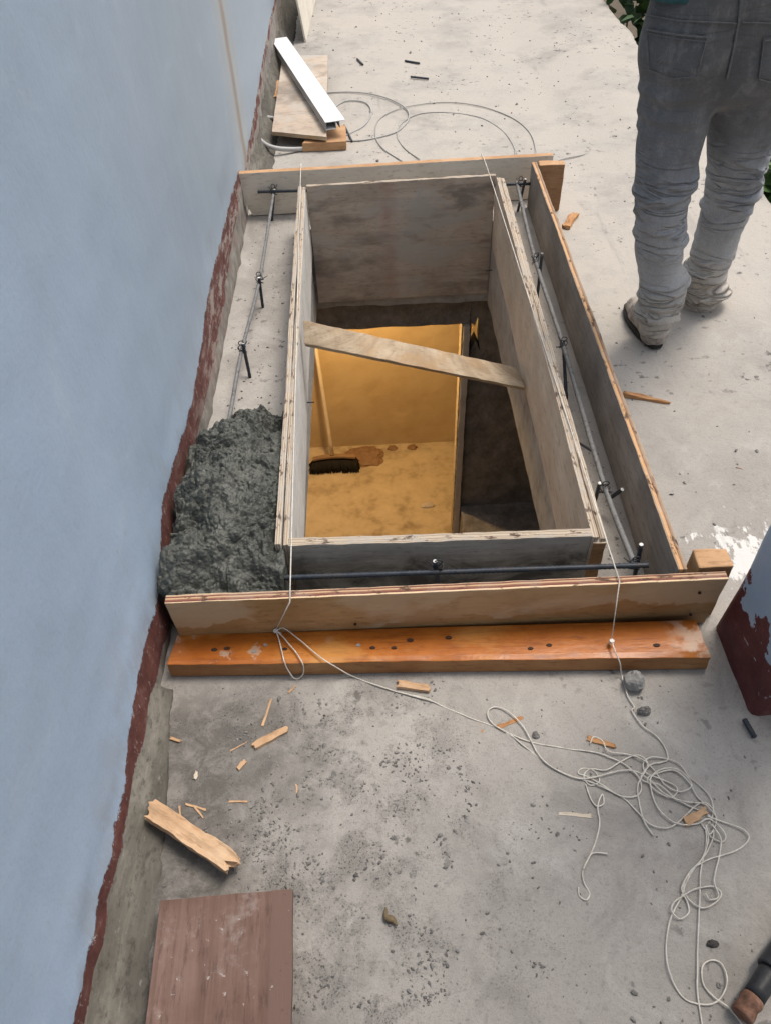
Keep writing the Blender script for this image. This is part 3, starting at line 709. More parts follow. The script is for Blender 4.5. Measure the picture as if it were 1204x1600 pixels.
stake('stake', .738, .822, fr.y + .034, fr.y + .09, .205, ['timber_raw', 'timber_brown'], 'peach wooden stake at the near corner')

# string nails standing in the timber
for (px, py, dxy) in ((431, 986, (-.012, .0)), (955, 1002, (.004, 0))):
    top_ = G(px, py, .072); bm = bmesh.new()
    tube(bm, straight(Vector((top_.x - dxy[0], top_.y + .006, .05)), top_, 2), .0022, 6)
    bmesh.ops.create_cone(bm, cap_ends=True, segments=10, radius1=.0055, radius2=.0055, depth=.002, matrix=Matrix.Translation(top_ + Vector((0, 0, .002))))
    for f in bm.faces: f.material_index = 0
    link('nail', bm, 'bright_cut', timber)
NL, NR = G(431, 986, .069), G(955, 1002, .069)

# ------------------------------------------------------------------ reinforcement
cage = thing('rebar_cage', 'tied steel reinforcing bars standing between the two plywood forms', 'rebar', (.12, 2.3, 0))
def rod(name, a, b, r, mat, sag=0.0, ribs=True):
    L = (Vector(b) - Vector(a)).length; n = max(4, int(L / .006)); P = straight(a, b, n)
    for i, p in enumerate(P): p.z -= sag * math.sin(math.pi * i / n); p.x += .004 * nz(p, 3, r * 1000)
    bm = bmesh.new(); tube(bm, P, r, 8, (lambda i: 1.14 if i % 2 else .92) if ribs else None)
    return link(name, bm, mat, cage)
pl = [G(428, 300, .115), G(405, 440, .10), G(378, 548, .09), G(361, 640, .08), G(345, 720, .07)]
bm = bmesh.new(); P = catmull(pl, 60); tube(bm, P, .0062, 8, lambda i: 1.13 if i % 2 else .93); link('rebar', bm, 'rebar_dusty', cage)['label'] = 'dusty bar on the wall side'
prr = [G(806, 284, .118), G(835, 405, .105), G(879, 540, .10), G(941, 752, .10), G(991, 884, .13)]
bm = bmesh.new(); P = catmull(prr, 90); tube(bm, P, .0072, 8, lambda i: 1.14 if i % 2 else .92); link('rebar', bm, 'rebar_dusty', cage)['label'] = 'dusty bar on the path side'
rod('rebar', G(432, 903, .15), G(1012, 883, .15), .0068, 'rebar_dark')['label'] = 'dark bar across the near side'
rod('rebar', G(403, 300, .12), G(828, 287, .12), .0065, 'rebar_dark')['label'] = 'dark bar across the far side'
def tie(c, s=.014, mat='tie_wire'):
    bm = bmesh.new(); c = Vector(c); pts = []
    a0 = random.random() * 6
    for i in range(40):
        a = a0 + i * .5; pts.append(c + Vector((math.cos(a) * s * (.75 + .3 * random.random()), math.sin(a) * s * .7, math.sin(a * .5 + 1) * s)))
    tube(bm, catmull(pts, 2), .0016, 5)
    e = c + Vector((0, 0, s * 1.0)); lp = [e + Vector((math.cos(a) * .009, 0, .012 + math.sin(a) * .009)) for a in [k * .7 for k in range(10)]]
    tube(bm, catmull([e] + lp, 3), .0016, 5)
    for k in range(2):
        d = Vector((random.uniform(-1, 1), random.uniform(-1, 1), random.uniform(.2, 1))).normalized() * .035
        tube(bm, straight(c, c + d, 2), .0015, 5)
    link('tie_wire', bm, mat, cage)
def dowel(a, b, r=.0058, tip=True):
    bm = bmesh.new(); a = Vector(a); b = Vector(b); n = 12
    tube(bm, straight(a, b, n), r, 8, lambda i: 1.06 if i % 2 else .95)
    if tip:
        d = (b - a).normalized(); tube(bm, straight(b - d * .001, b + d * .0015, 1), r * .9, 8, mi=1)
    link('dowel', bm, ['rebar_dark', 'bright_cut'], cage)
dowels = [((425, 345), (429, 296), .135), ((411, 480), (405, 434), .125), ((391, 590), (380, 537), .12),
          ((808, 330), (820, 280), .15), ((838, 468), (846, 396), .16), ((884, 624), (879, 535), .11), ((928, 786), (936, 755), .10), ((986, 920), (1001, 851), .19)]
ties = [(428, 300, .12), (406, 438, .105), (379, 546, .095), (812, 288, .12), (836, 408, .108), (879, 540, .10), (943, 766, .097), (990, 884, .135), (684, 889, .152)]
for (g0, g1, z1) in dowels: dowel(G(*g0, .0), G(*g1, z1))
dowel(G(688, 925, .04), G(679, 877, .18)); dowel(G(952, 778, .06), G(971, 765, .11)); dowel(G(903, 692, .02), G(928, 707, .08), .004, False)
for (px, py, z) in ties: tie(G(px, py, z))

# ------------------------------------------------------------------ fresh mortar heap
bm = bmesh.new(); NXm, NYm = 170, 400; X0, X1, Y0, Y1 = -.60, -.262, 1.095, 2.06
def inter(t, pts):
    for (a, va), (b, vb) in zip(pts, pts[1:]):
        if t <= b: return va + (vb - va) * (t - a) / (b - a)
    return pts[-1][1]
vg = []
for j in range(NYm + 1):
    y = Y0 + (Y1 - Y0) * j / NYm; row = []
    ridge = inter(y, [(1.09, .12), (1.2, .19), (1.34, .235), (1.5, .24), (1.7, .20), (1.82, .14), (1.95, .065), (2.06, -.03)])
    xr = inter(y, [(1.09, -.225), (1.255, -.23), (1.30, -.275), (1.75, -.275), (1.86, -.29), (2.06, -.34)])
    xl = inter(y, [(1.09, -.59), (1.7, -.59), (1.85, -.55), (2.06, -.5)])
    for i in range(NXm + 1):
        u = i / NXm; x = X0 + (X1 - X0) * u
        s = (x - xl) / (xr - xl)
        if y > 1.78:
            prof = max(0, 1 - abs(2 * s - 1.05) ** 2.4)
        else:
            lo0 = .62 if y > 1.34 else .88
            prof = lo0 + (1 - lo0) * math.sin(max(0, min(1, s)) * math.pi) ** .7
            if s < .1: prof *= .75
        z = ridge * prof
        p = Vector((x, y, z))
        def vo(k_, sd): return noise.voronoi(p * k_ + Vector((sd, sd, 0)) + Vector((nz(p, k_ * 1.5, sd), nz(p, k_ * 1.5, sd + 3), 0)) * .16)[0][0]
        d = .05 * nz(p, 6, 3) + .020 * nz(p, 15, 6) + .040 * (.45 - vo(15, 2) ** 1.5) + .021 * (.45 - vo(36, 5) ** 1.6) * (.6 + 1.2 * max(0, .4 + nz(p, 8, 40))) + .012 * (.45 - vo(85, 8) ** 1.6) + .003 * nz(p, 150, 4) - .02 * max(0, nz(p, 22, 31) - .2) - .035 * max(0, nz(p, 9, 51) - .22)
        a = 1.0 if prof > .1 else prof / .1
        z2 = max(-.02, z + d * a * (.9 if y > 1.16 else .6))
        q = Vector((x + .020 * nz(p, 10, 9) + .004 * nz(p, 45, 9), y + .022 * nz(p, 10, 12) + .004 * nz(p, 45, 12), z2))
        lim = -.283 if y > 1.262 else -.2
        q.x = min(q.x, lim + (.0 if z2 < .2 else .01)); q.y = max(q.y, 1.115 + .004 * nz(p, 30) + .9 * max(0, -.50 - q.x))
        row.append(bm.verts.new(q))
    vg.append(row)
for a, b in zip(vg, vg[1:]):
    for i in range(NXm): bm.faces.new((a[i], a[i + 1], b[i + 1], b[i])).smooth = True
for v in [v for v in bm.verts]: pass
edge = [vg[0][i] for i in range(NXm + 1)] + [vg[j][NXm] for j in range(1, NYm + 1)] + [vg[NYm][i] for i in range(NXm - 1, -1, -1)] + [vg[j][0] for j in range(NYm - 1, 0, -1)]
lo_ = [bm.verts.new((v.co.x, v.co.y, min(-.012, v.co.z - .004))) for v in edge]
for k in range(len(edge)):
    k2 = (k + 1) % len(edge)
    bm.faces.new((edge[k], edge[k2], lo_[k2], lo_[k]))
tag(link('mortar_heap', bm, 'mortar'), 'heap of fresh dark grey mortar dumped between the wall and the box', 'mortar')

# ------------------------------------------------------------------ strings
def g8(x, y, z=.004): return G(640 + x / 2.135, 1040 + y / 2.135, z)
def g5(x, y, z=.004): return G(230 + x / 2.457, 840 + y / 2.457, z)
def string_path(bm, pts, r=.0016, n=6, wob=True):
    P = catmull(pts, n)
    if wob:
        for p in P: p.x += .0018 * nz(p, 26, 2); p.y += .0018 * nz(p, 26, 7); p.z = max(.002, p.z + .003 * nz(p, 22, 3))
    tube(bm, P, r, 6)
def lay(pts, z0=.003): return [g8(x, y, z0 + .003 * random.random()) for x, y in pts]
sa = tag(bpy.data.objects.new('tmp', None), None)
bpy.data.objects.remove(sa)
bm = bmesh.new()
fT, bT = G(453, 941, ZF + .006), G(470, 266, ZB + .009)
string_path(bm, [bT + Vector((0, .04, -.05)), bT, bT.lerp(fT, .5), fT], wob=False, n=14, r=.0017)
tube(bm, [fT, NL + Vector((.002, .004, .004))], .0014, 6)
for k in range(3): string_path(bm, [NL + Vector((math.cos(a) * .005, math.sin(a) * .005, .001 * k)) for a in [i * .8 for i in range(9)]], wob=False, n=2, r=.0014)
string_path(bm, [NL, g5(530, 350, .071), g5(600, 405, .064), g5(650, 447, .062), g5(700, 484, .058), g5(745, 508, .03)] + [g5(x, y, .004) for x, y in ((800, 537), (900, 575), (1000, 603), (1100, 632))] + lay([(0, 97), (60, 113), (130, 145), (200, 175), (260, 195), (320, 220), (370, 262), (420, 300), (470, 340), (530, 365), (590, 385), (650, 410), (710, 440), (760, 490), (800, 530), (850, 542), (890, 525), (930, 490), (975, 455), (1010, 480), (1022, 520), (1000, 560), (985, 540), (1010, 500), (1000, 440), (965, 400), (930, 370), (900, 330), (850, 310), (800, 305), (775, 330), (790, 360), (850, 385), (890, 410), (870, 440), (820, 420), (790, 380), (820, 360), (880, 350), (930, 390), (960, 440), (1000, 470)]))
string_path(bm, [NL, g5(508, 400, .064), g5(517, 440, .062), g5(526, 472, .06), g5(540, 505, .034), g5(565, 541, .005), g5(592, 535, .006), g5(601, 505, .036), g5(592, 470, .062), g5(560, 425, .063), g5(525, 385, .066), NL])
string_path(bm, lay([(320, 220), (280, 195), (260, 172), (260, 150), (282, 138), (320, 150), (370, 195), (400, 245), (430, 300), (480, 345), (560, 375), (630, 370), (700, 350), (760, 355), (800, 385), (850, 430), (920, 455), (980, 460), (1020, 500)], .006))
string_path(bm, lay([(330, 225), (380, 248), (450, 265), (540, 280), (620, 290), (700, 320), (740, 350), (765, 375), (770, 420), (745, 436), (700, 432), (640, 400), (590, 370), (560, 358), (575, 342), (610, 350), (630, 385), (600, 400), (580, 370), (600, 345), (650, 350), (700, 320), (760, 300), (790, 330), (760, 400), (765, 460), (780, 520), (812, 568)]))
string_path(bm, lay([(600, 260), (612, 238), (640, 250), (660, 285), (720, 295), (770, 312), (810, 345), (850, 400), (900, 420), (940, 400), (900, 350), (840, 345), (800, 380), (820, 460), (860, 510), (910, 530), (960, 525), (1000, 510), (1050, 560), (1040, 590), (1000, 570), (985, 530)], .005))
string_path(bm, lay([(585, 395), (600, 440), (620, 468), (645, 462), (640, 430), (625, 470), (630, 520), (625, 570), (605, 625), (585, 660), (573, 690), (580, 725), (600, 760), (588, 782), (565, 768), (562, 740)]))
string_path(bm, lay([(658, 628), (610, 627), (590, 650), (575, 680)], .006))
string_path(bm, lay([(970, 520), (992, 570), (975, 640), (915, 715), (922, 770), (970, 808), (1020, 790), (1038, 760), (1010, 737), (960, 742), (920, 762), (882, 790), (872, 820), (900, 845), (930, 825), (925, 790), (905, 740), (940, 680), (1000, 645), (1080, 620), (1128, 580), (1110, 548), (1040, 520), (990, 500)], .004))
string_path(bm, lay([(1000, 520), (1035, 580), (1030, 640), (1015, 720), (1030, 770), (1000, 780), (985, 760)], .006))
string_path(bm, lay([(985, 540), (985, 600), (970, 680), (965, 780), (960, 900), (957, 1000), (960, 1100), (975, 1200), (985, 1280)], .003))
tag(link('mason_string', bm, 'string'), 'white string knotted to the left nail, running into the loose tangle', 'string')
bm = bmesh.new()
fT, bT = G(967, 908, ZF + .006), G(756, 250, ZB + .009)
string_path(bm, [bT + Vector((0, .045, -.06)), bT, bT.lerp(fT, .5), fT], wob=False, n=14, r=.0017)
tube(bm, [fT, NR + Vector((0, .004, .004))], .0014, 6)
for k in range(3): string_path(bm, [NR + Vector((math.cos(a) * .005, math.sin(a) * .005, .001 * k)) for a in [i * .8 for i in range(9)]], wob=False, n=2, r=.0014)
def g6(x, y, z): return G(680 + x / 2.298, 840 + y / 2.298, z)
string_path(bm, [NR, g6(645, 410, .07), g6(660, 450, .05), g6(668, 495, .008), g6(685, 560, .004), g6(712, 605, .004)] + lay([(740, 150), (775, 200), (820, 235), (850, 275), (860, 312), (840, 322), (800, 330), (770, 370), (790, 390), (830, 400), (880, 440), (930, 470), (1000, 500), (1010, 560), (990, 620), (960, 660), (920, 720), (905, 770), (880, 820), (862, 865), (853, 950), (865, 1030), (905, 1100), (950, 1127), (1000, 1130), (1040, 1100), (1058, 1050), (1040, 995), (1005, 982), (973, 1005), (978, 1062), (1010, 1105), (1060, 1140), (1100, 1190), (1140, 1260)]))
tag(link('mason_string', bm, 'string'), 'white string knotted to the right nail, with a round loop near the black tool', 'string')

# ------------------------------------------------------------------ offcuts, chips and slivers
def chip(name, a, b, wdt, th, mat, label, cat='wood chip', seed=0, z=0.0, point=0.0, rag=.35, group=None, tilt=0.0, wav=1.0):
    """split piece of wood lying from pixel-ground point a to b"""
    A, B = G(*a, z), G(*b, z); L = (B - A).length; ang = math.atan2(B.y - A.y, B.x - A.x); bm = bmesh.new()
    def fn(p):
        u = p.x / L; q = p.copy()
        wv = 1 - point * u ** 1.5; q.y *= wv
        q.y += wdt * .3 * nz((p.x / L * 2.5, p.z * 30, p.y / wdt * 1.2), 1, seed) * wav + nz(p, 60, seed) * wdt * .06
        q.z *= (1 - .6 * point * u); q.z += (th * .25 * nz((p.x / L * 3, p.y / wdt * 2, 1), 1, seed + 2) if p.z > th * .5 else 0)
        if u < .01 or u > .99: q.x += L * .12 * rag * nz((p.y / wdt * 3, p.z / th * 1.5, u), 1.3, seed + 5) * 2 + wdt * .5 * nz((p.y / wdt * 2, 0, u), 1, seed + 9)
        q.z += tilt * u * L
        return q
    box_grid(bm, 0, L, -wdt / 2, wdt / 2, .001, th, 16, 7, 3, fn)
    o = link(name, bm, mat, loc=(A.x, A.y, z), rotz=ang, bevel=min(.0015, th * .15))
    return tag(o, label, cat, group)
chip('wood_offcut', (240, 1270), (362, 1352), .040, .028, 'chip_wood', 'long split pale offcut against the wall cove, the largest loose scrap', 'offcut', 1, z=.022, rag=.42, wav=.35)
chip('wood_chip', (396, 1168), (448, 1142), .017, .009, 'chip_wood', 'pale chip below the orange timber, widest on the gravelly left side', seed=2)
chip('wood_sliver', (411, 1135), (424, 1094), .005, .004, 'chip_wood', 'thin upright-lying stick just above the widest left chip', seed=3)
chip('wood_chip', (372, 1202), (384, 1190), .009, .006, 'chip_wood', 'small chip just below the widest left chip', seed=4)
chip('wood_chip', (267, 1154), (283, 1159), .006, .004, 'chip_wood', 'tiny chip lying on the damp cove beside the red band', seed=5)
chip('wood_sliver', (358, 1253), (387, 1253), .004, .003, 'chip_wood', 'thin sliver lying flat right of the splinter cluster', seed=6)
chip('wood_sliver', (281, 1260), (283, 1284), .004, .003, 'chip_wood', 'upright sliver touching the long split offcut', seed=7)
chip('wood_sliver', (291, 1257), (322, 1266), .005, .003, 'chip_wood', 'longer splinter of the pair above the long split offcut', seed=8)
chip('wood_sliver', (305, 1262), (318, 1278), .004, .003, 'chip_wood', 'shorter splinter of the pair above the long split offcut', seed=9)
chip('wood_sliver', (360, 1174), (386, 1160), .003, .002, 'chip_wood', 'hair-thin splinter pointing at the widest left chip', seed=10)
chip('wood_chip', (622, 1071), (669, 1078), .018, .012, 'chip_wood', 'blocky peach chip just below the middle of the orange timber', seed=11, rag=.7)
chip('wood_chip', (776, 1138), (816, 1122), .012, .005, 'chip_orange', 'orange chip lying inside the first string loop', seed=12, point=.6)
chip('wood_sliver', (746, 1128), (753, 1146), .005, .003, 'chip_orange', 'dark orange sliver left of the first string loop', seed=13)
chip('wood_chip', (917, 1154), (960, 1168), .010, .006, 'chip_orange', 'orange chip under the upper strands of the tangle', seed=14)
chip('wood_chip', (872, 1272), (923, 1276), .008, .003, 'chip_pale', 'flat whitish chip below the tangle', seed=15, rag=.6)
chip('wood_chip', (1070, 1286), (1100, 1266), .017, .008, 'chip_wood', 'peach chip caught at the right end of the tangle', seed=16)
chip('wood_offcut', (974, 618), (1043, 631), .022, .014, 'chip_orange', 'pointed orange offcut touching the long side board', 'offcut', seed=17, point=.8)
chip('wood_offcut', (882, 358), (897, 338), .032, .018, 'chip_orange', 'short orange offcut by the far corner block', 'offcut', seed=18)
chip('wood_chip', (452, 1083), (462, 1072), .005, .003, 'chip_wood', 'tiny chip close under the left nail', seed=19)
chip('wood_chip', (305, 1218), (308, 1206), .007, .004, 'chip_pale', 'tiny white chip right of the damp cove', seed=20)
chip('wood_sliver', (463, 1226), (466, 1246), .004, .003, 'chip_wood', 'short sliver right of the gravel streak', seed=21)
chip('wood_sliver', (1149, 731), (1172, 738), .004, .003, 'timber_brown', 'lone brown twig-like sliver on the pale path', seed=22)
# reddish plywood sheet at the near left
A, B = G(249, 1406, .055), G(456, 1387, .055); ang = math.atan2(B.y - A.y, B.x - A.x); L = (B - A).length
bm = bmesh.new()
def rf_(p):
    q = p.copy(); q.z += nz((p.x, p.y, 0), 5) * .003 + .0; q.x += nz((p.x, p.y, 0), 25, 3) * .0015; q.y += nz((p.x, p.y, 0), 25, 5) * .002
    return q
vs = {}
box_grid(bm, 0, L, -.50, 0, 0, .018, 30, 50, 2, rf_, 1, 0)
for v in bm.verts:
    v.co = Vector((v.co.x, v.co.y, v.co.z))
o = link('plywood_sheet', bm, ['ply_red', 'timber_brown'], loc=(A.x, A.y, .030), rotz=ang, bevel=.001); o.rotation_euler.x = R(-1.0)
tag(o, 'reddish brown plywood sheet lying at the near left, flecked with cement', 'plywood')
for (px, py) in ((404, 1502), (388, 1502), (365, 1501), (416, 1524), (296, 1491), (293, 1533), (460, 1575), (370, 1480)):
    p = G(px, py, .0465); bm = bmesh.new()
    bmesh.ops.create_cone(bm, cap_ends=True, segments=9, radius1=.0024, radius2=.0022, depth=.004, matrix=Matrix.Translation(p))
    adopt(link('nail_hole', bm, 'knot'), o)

# ------------------------------------------------------------------ far pile: plywood, timber offcut, channel, hose, wire
pq = [G(425, 205, .075), G(510, 214, .075), G(512, 86, .075), G(442, 86, .075)]
def flat_sheet(name, quad, th, mats, label, cat, n=24, seed=0):
    """thick sheet whose top face is quad (near-left, near-right, far-right, far-left)"""
    o_ = Vector(quad[0]); ang = math.atan2(quad[1].y - o_.y, quad[1].x - o_.x); inv = (Matrix.Translation(o_) @ Matrix.Rotation(ang, 4, 'Z')).inverted(); q = [inv @ Vector(c) for c in quad]
    bm = bmesh.new()
    def fn(p):
        u, v, s = p.x, p.y, p.z
        c = (q[0] * (1 - u) + q[1] * u) * (1 - v) + (q[3] * (1 - u) + q[2] * u) * v
        c = c.copy(); c.z += -th * (1 - s) + .003 * nz((c.x, c.y, 0), 6, seed); c.x += .002 * nz(c, 25, seed); c.y += .003 * nz(c, 25, seed + 2)
        return c
    box_grid(bm, 0, 1, 0, 1, 0, 1, n, n, 2, fn, 1, 0)
    return tag(link(name, bm, mats, loc=o_, rotz=ang, bevel=.001), label, cat)
flat_sheet('plywood_sheet', pq, .02, ['ply_cement', 'timber_old'], 'cement-grey plywood piece on the far pile, under the white channel', 'plywood', seed=4)
pb = [G(472, 224, .045), G(541, 221, .045), G(540, 196, .045), G(500, 196, .045)]
flat_sheet('wood_offcut', pb, .043, ['timber_raw', 'timber_raw'], 'thick yellow-brown timber offcut propping the far plywood piece', 'offcut', seed=6)
pb = [G(426, 152, .05), G(462, 140, .05), G(455, 118, .05), G(425, 128, .05)]
flat_sheet('wood_offcut', pb, .048, ['timber_raw', 'timber_raw'], 'pale offcut peeking out left of the far plywood piece', 'offcut', seed=8)
# channel: web plate with two flanges, U section open downwards
ca, cb = G(436, 60, .125), G(524, 190, .125)
ch = thing('metal_channel', 'white metal channel lying across the far plywood piece', 'channel', ca)
d = (cb - ca); L = d.length; d.normalize(); s = Vector((d.y, -d.x, 0)) * -1
bm = bmesh.new()
def bxx(bm, o, ax, L, w0, w1, z0, z1):
    vs = [o + ax * l + s * w_ + Vector((0, 0, z)) for l in (0, L) for w_ in (w0, w1) for z in (z0, z1)]
    V = [bm.verts.new(v) for v in vs]
    for f in ((0, 1, 3, 2), (4, 6, 7, 5), (0, 4, 5, 1), (2, 3, 7, 6), (0, 2, 6, 4), (1, 5, 7, 3)): bm.faces.new([V[i] for i in f])
bxx(bm, ca, d, L, -.053, .053, 0, .003); link('web', bm, 'alu_white', ch)
for w0 in (-.053, .020, .0): 
    bm = bmesh.new(); bxx(bm, ca, d, L, w0, w0 + .003, -.032, -.0005); link('flange', bm, 'alu_dark', ch)
bm = bmesh.new(); bxx(bm, ca, d, L, -.053, .0035, -.036, -.0325); link('flange', bm, 'alu_white', ch)
# hose
bm = bmesh.new()
hp = [(520, 226), (470, 233), (425, 230), (402, 212), (400, 192), (418, 184), (450, 190)]
tube(bm, catmull([G(x, y, .012 + .06 * max(0, min(1, (440 - x) / 30))) for x, y in hp], 10), .0115, 10)
tag(link('hose', bm, 'hose'), 'stiff grey hose curving round the foot of the far pile', 'hose')
bm = bmesh.new()
tube(bm, catmull([G(x, y, .006) for x, y in [(430, 205), (418, 180), (424, 165), (450, 155), (500, 146), (555, 144), (600, 152), (632, 168), (638, 185), (622, 204), (590, 215), (555, 220), (528, 218), (548, 208), (570, 195), (580, 175), (570, 160), (540, 158), (520, 170)]], 10), .0038, 8)
tag(link('hose', bm, 'hose'), 'thin pale tube lying in loose coils right of the far pile', 'hose')
bm = bmesh.new()
tube(bm, catmull([G(x, y, .004) for x, y in [(655, 249), (632, 232), (620, 212), (628, 192), (655, 178), (700, 176), (750, 184), (785, 205), (803, 232), (802, 250)]], 10), .0028, 6)
tube(bm, catmull([G(x, y, .005) for x, y in [(628, 252), (598, 232), (586, 210), (594, 185), (630, 168), (690, 160), (745, 165), (795, 182), (825, 205), (836, 235), (830, 262), (860, 254), (885, 247), (910, 242), (930, 234), (944, 219)]], 10), .0028, 6)
tag(link('binding_wire', bm, 'wire_grey'), 'thin grey wire sprung in wide loops behind the far board', 'wire')
# short cut bars on the far floor
for (a, b, lab) in (((632, 95), (655, 99), 'upper of the two short dark bars on the far floor'), ((641, 120), (669, 123), 'lower of the two short dark bars on the far floor'), ((558, 92), (567, 101), 'shortest dark bar end, left of the two bars on the far floor'), ((538, 196), (550, 221), 'dark bar end leaning by the yellow-brown offcut'), ((1162, 1124), (1178, 1152), 'dark bar end on the floor by the red pillar foot')):
    bm = bmesh.new(); A, B = G(*a, .007), G(*b, .007); tube(bm, straight(A, B, 14), .0062, 8, lambda i: 1.07 if i % 2 else .95)
    tag(link('bar_offcut', bm, 'rebar_dark'), lab, 'steel bar')
# pale sheet standing at the wall far away
pA = G(476, 66, 0)
bm = bmesh.new()
V = []
for (dx, y, z) in ((0, pA.y, 0), (.04, pA.y + 1.2, 0), (.0, pA.y + 1.2, .34), (-.045, pA.y + .01, .34)):
    V.append(Vector((pA.x + dx, y, z)))
nv = (V[1] - V[0]).cross(V[3] - V[0]).normalized() * .012
a_ = [bm.verts.new(v) for v in V]; b_ = [bm.verts.new(v + nv) for v in V]
bm.faces.new(a_); bm.faces.new(b_[::-1])
for i in range(4): bm.faces.new((a_[i], a_[(i + 1) % 4], b_[(i + 1) % 4], b_[i]))
tag(link('edge_board', bm, 'ply_pale'), 'pale board standing on edge beside the wall at the far top', 'board')

# ------------------------------------------------------------------ stones and gravel
p = G(988, 1070); blob('stone', (p.x, p.y, .012), .026, .024, .028, 'stone', 'light grey stone just below the right nail', 'stone', 2, rough=.25)
p = G(1005, 1112); blob('stone', (p.x, p.y, .004), .017, .010, .012, 'gravel', 'small dark stone by the falling right string', 'stone', 3)
p = G(836, 1150); blob('stone', (p.x, p.y, .004), .008, .009, .006, 'gravel', 'dark round lump right of the first string loop', 'stone', 5)
p = G(1112, 1475); blob('stone', (p.x, p.y, .002), .011, .007, .006, 'dark_dirt', 'flat black crumb above the black tool', 'stone', 6)
p = G(1000, 1250)
# dead curled leaf
bm = bmesh.new(); c = [G(x, y, .006 + .006 * (i % 2)) for i, (x, y) in enumerate([(602, 1418), (603, 1432), (613, 1437), (620, 1445)])]
P = catmull(c, 5)
for i in range(len(P) - 1):
    for sgn in (1,):
        pass
tube(bm, P, lambda t: .006 * (math.sin(3.14 * min(.97, max(.03, t)))) + .0012, 6)
for v in bm.verts: v.co.z = .002 + (v.co.z - .002) * .7
tag(link('dry_leaf', bm, 'dead_leaf'), 'curled brown dry leaf on the near floor', 'leaf')
bm = bmesh.new(); rg = random.Random(5)
def grit(x, y, r):
    k = rg.randint(0, 2)
    mtx = Matrix.Translation((x, y, floor_z(x, y) + r * .25)) @ Matrix.Rotation(rg.random() * 6, 4, 'Z') @ Matrix.Rotation(rg.random(), 4, 'X') @ Matrix.Diagonal((1 + rg.random() * .5, .8, .65, 1))
    nb = len(bm.verts)
    res = bmesh.ops.create_icosphere(bm, subdivisions=1, radius=r, matrix=mtx)
    for v in res['verts']: v.co += Vector((rg.gauss(0, 1), rg.gauss(0, 1), rg.gauss(0, 1))) * r * .16
for i in range(14000):
    px, py = rg.uniform(250, 1204), rg.uniform(1060, 1640)
    p = G(px, py)
    cl = nz((p.x, p.y, 0), 6, 4) + .6 * nz((p.x, p.y, 0), 15, 4)
    dn = max(.04, .22 + 1.3 * cl) if p.x < .12 + .1 * nz((p.y, 0, 0), 5) and .3 < p.y < .95 else max(.01, .01 + .16 * cl)
    if rg.random() > dn or p.x < -.49 or p.x > .83: continue
    grit(p.x, p.y, min(.0075, .0009 + abs(rg.gauss(0, .0015))))
for i in range(260):
    x, y = rg.uniform(.78, 1.7), rg.uniform(1.2, 6.5); grit(x, y, .0015 + abs(rg.gauss(0, .0022)))
for i in range(160):
    x, y = rg.uniform(-.4, .9), rg.uniform(3.7, 7); grit(x, y, .0015 + abs(rg.gauss(0, .003)))
for i in range(200):
    x, y = rg.uniform(-.55, -.31), rg.uniform(1.9, 3.4); grit(x, y, .001 + abs(rg.gauss(0, .0016)))
for i in range(160):
    x, y = rg.uniform(.58, .68), rg.uniform(1.3, 3.3); grit(x, y, .001 + abs(rg.gauss(0, .0014)))
for i in range(120):
    x, y = rg.uniform(-.25, -.02), rg.uniform(1.135, 1.22)
    if rg.random() < (x + .25) * 3.6: continue
    grit(x, y, .002 + abs(rg.gauss(0, .004)))
tag(link('gravel', bm, 'gravel'), 'loose mortar grit scattered over the concrete', 'gravel', kind='stuff')

# ------------------------------------------------------------------ black tool at the near right corner
t = thing('hand_tool', 'black-gripped tool with a rusty end at the near right corner', 'tool', G(1180, 1560))
a, b = G(1262, 1428, .034), G(1157, 1588, .024)
at_ = lambda t_: a.lerp(b, t_)
bm = bmesh.new(); tube(bm, [at_(t_) for t_ in (0, .1, .2, .3, .4, .5, .56, .58)], lambda u: .0255 + .0012 * math.sin(u * 40), 18); link('grip', bm, 'black_rubber', t, bevel=.003)
bm = bmesh.new(); tube(bm, [at_(t_) for t_ in (.581, .62, .66, .7, .76, .82)], lambda u: .020 - .001 * u, 18); link('shank', bm, 'black_rubber', t)
bm = bmesh.new(); tube(bm, [at_(t_) for t_ in (.821, .86, .9, .95, 1.0)], lambda u: .0195 + .0016 * math.sin(u * 9), 18); link('end_cap', bm, 'rust', t, bevel=.004)

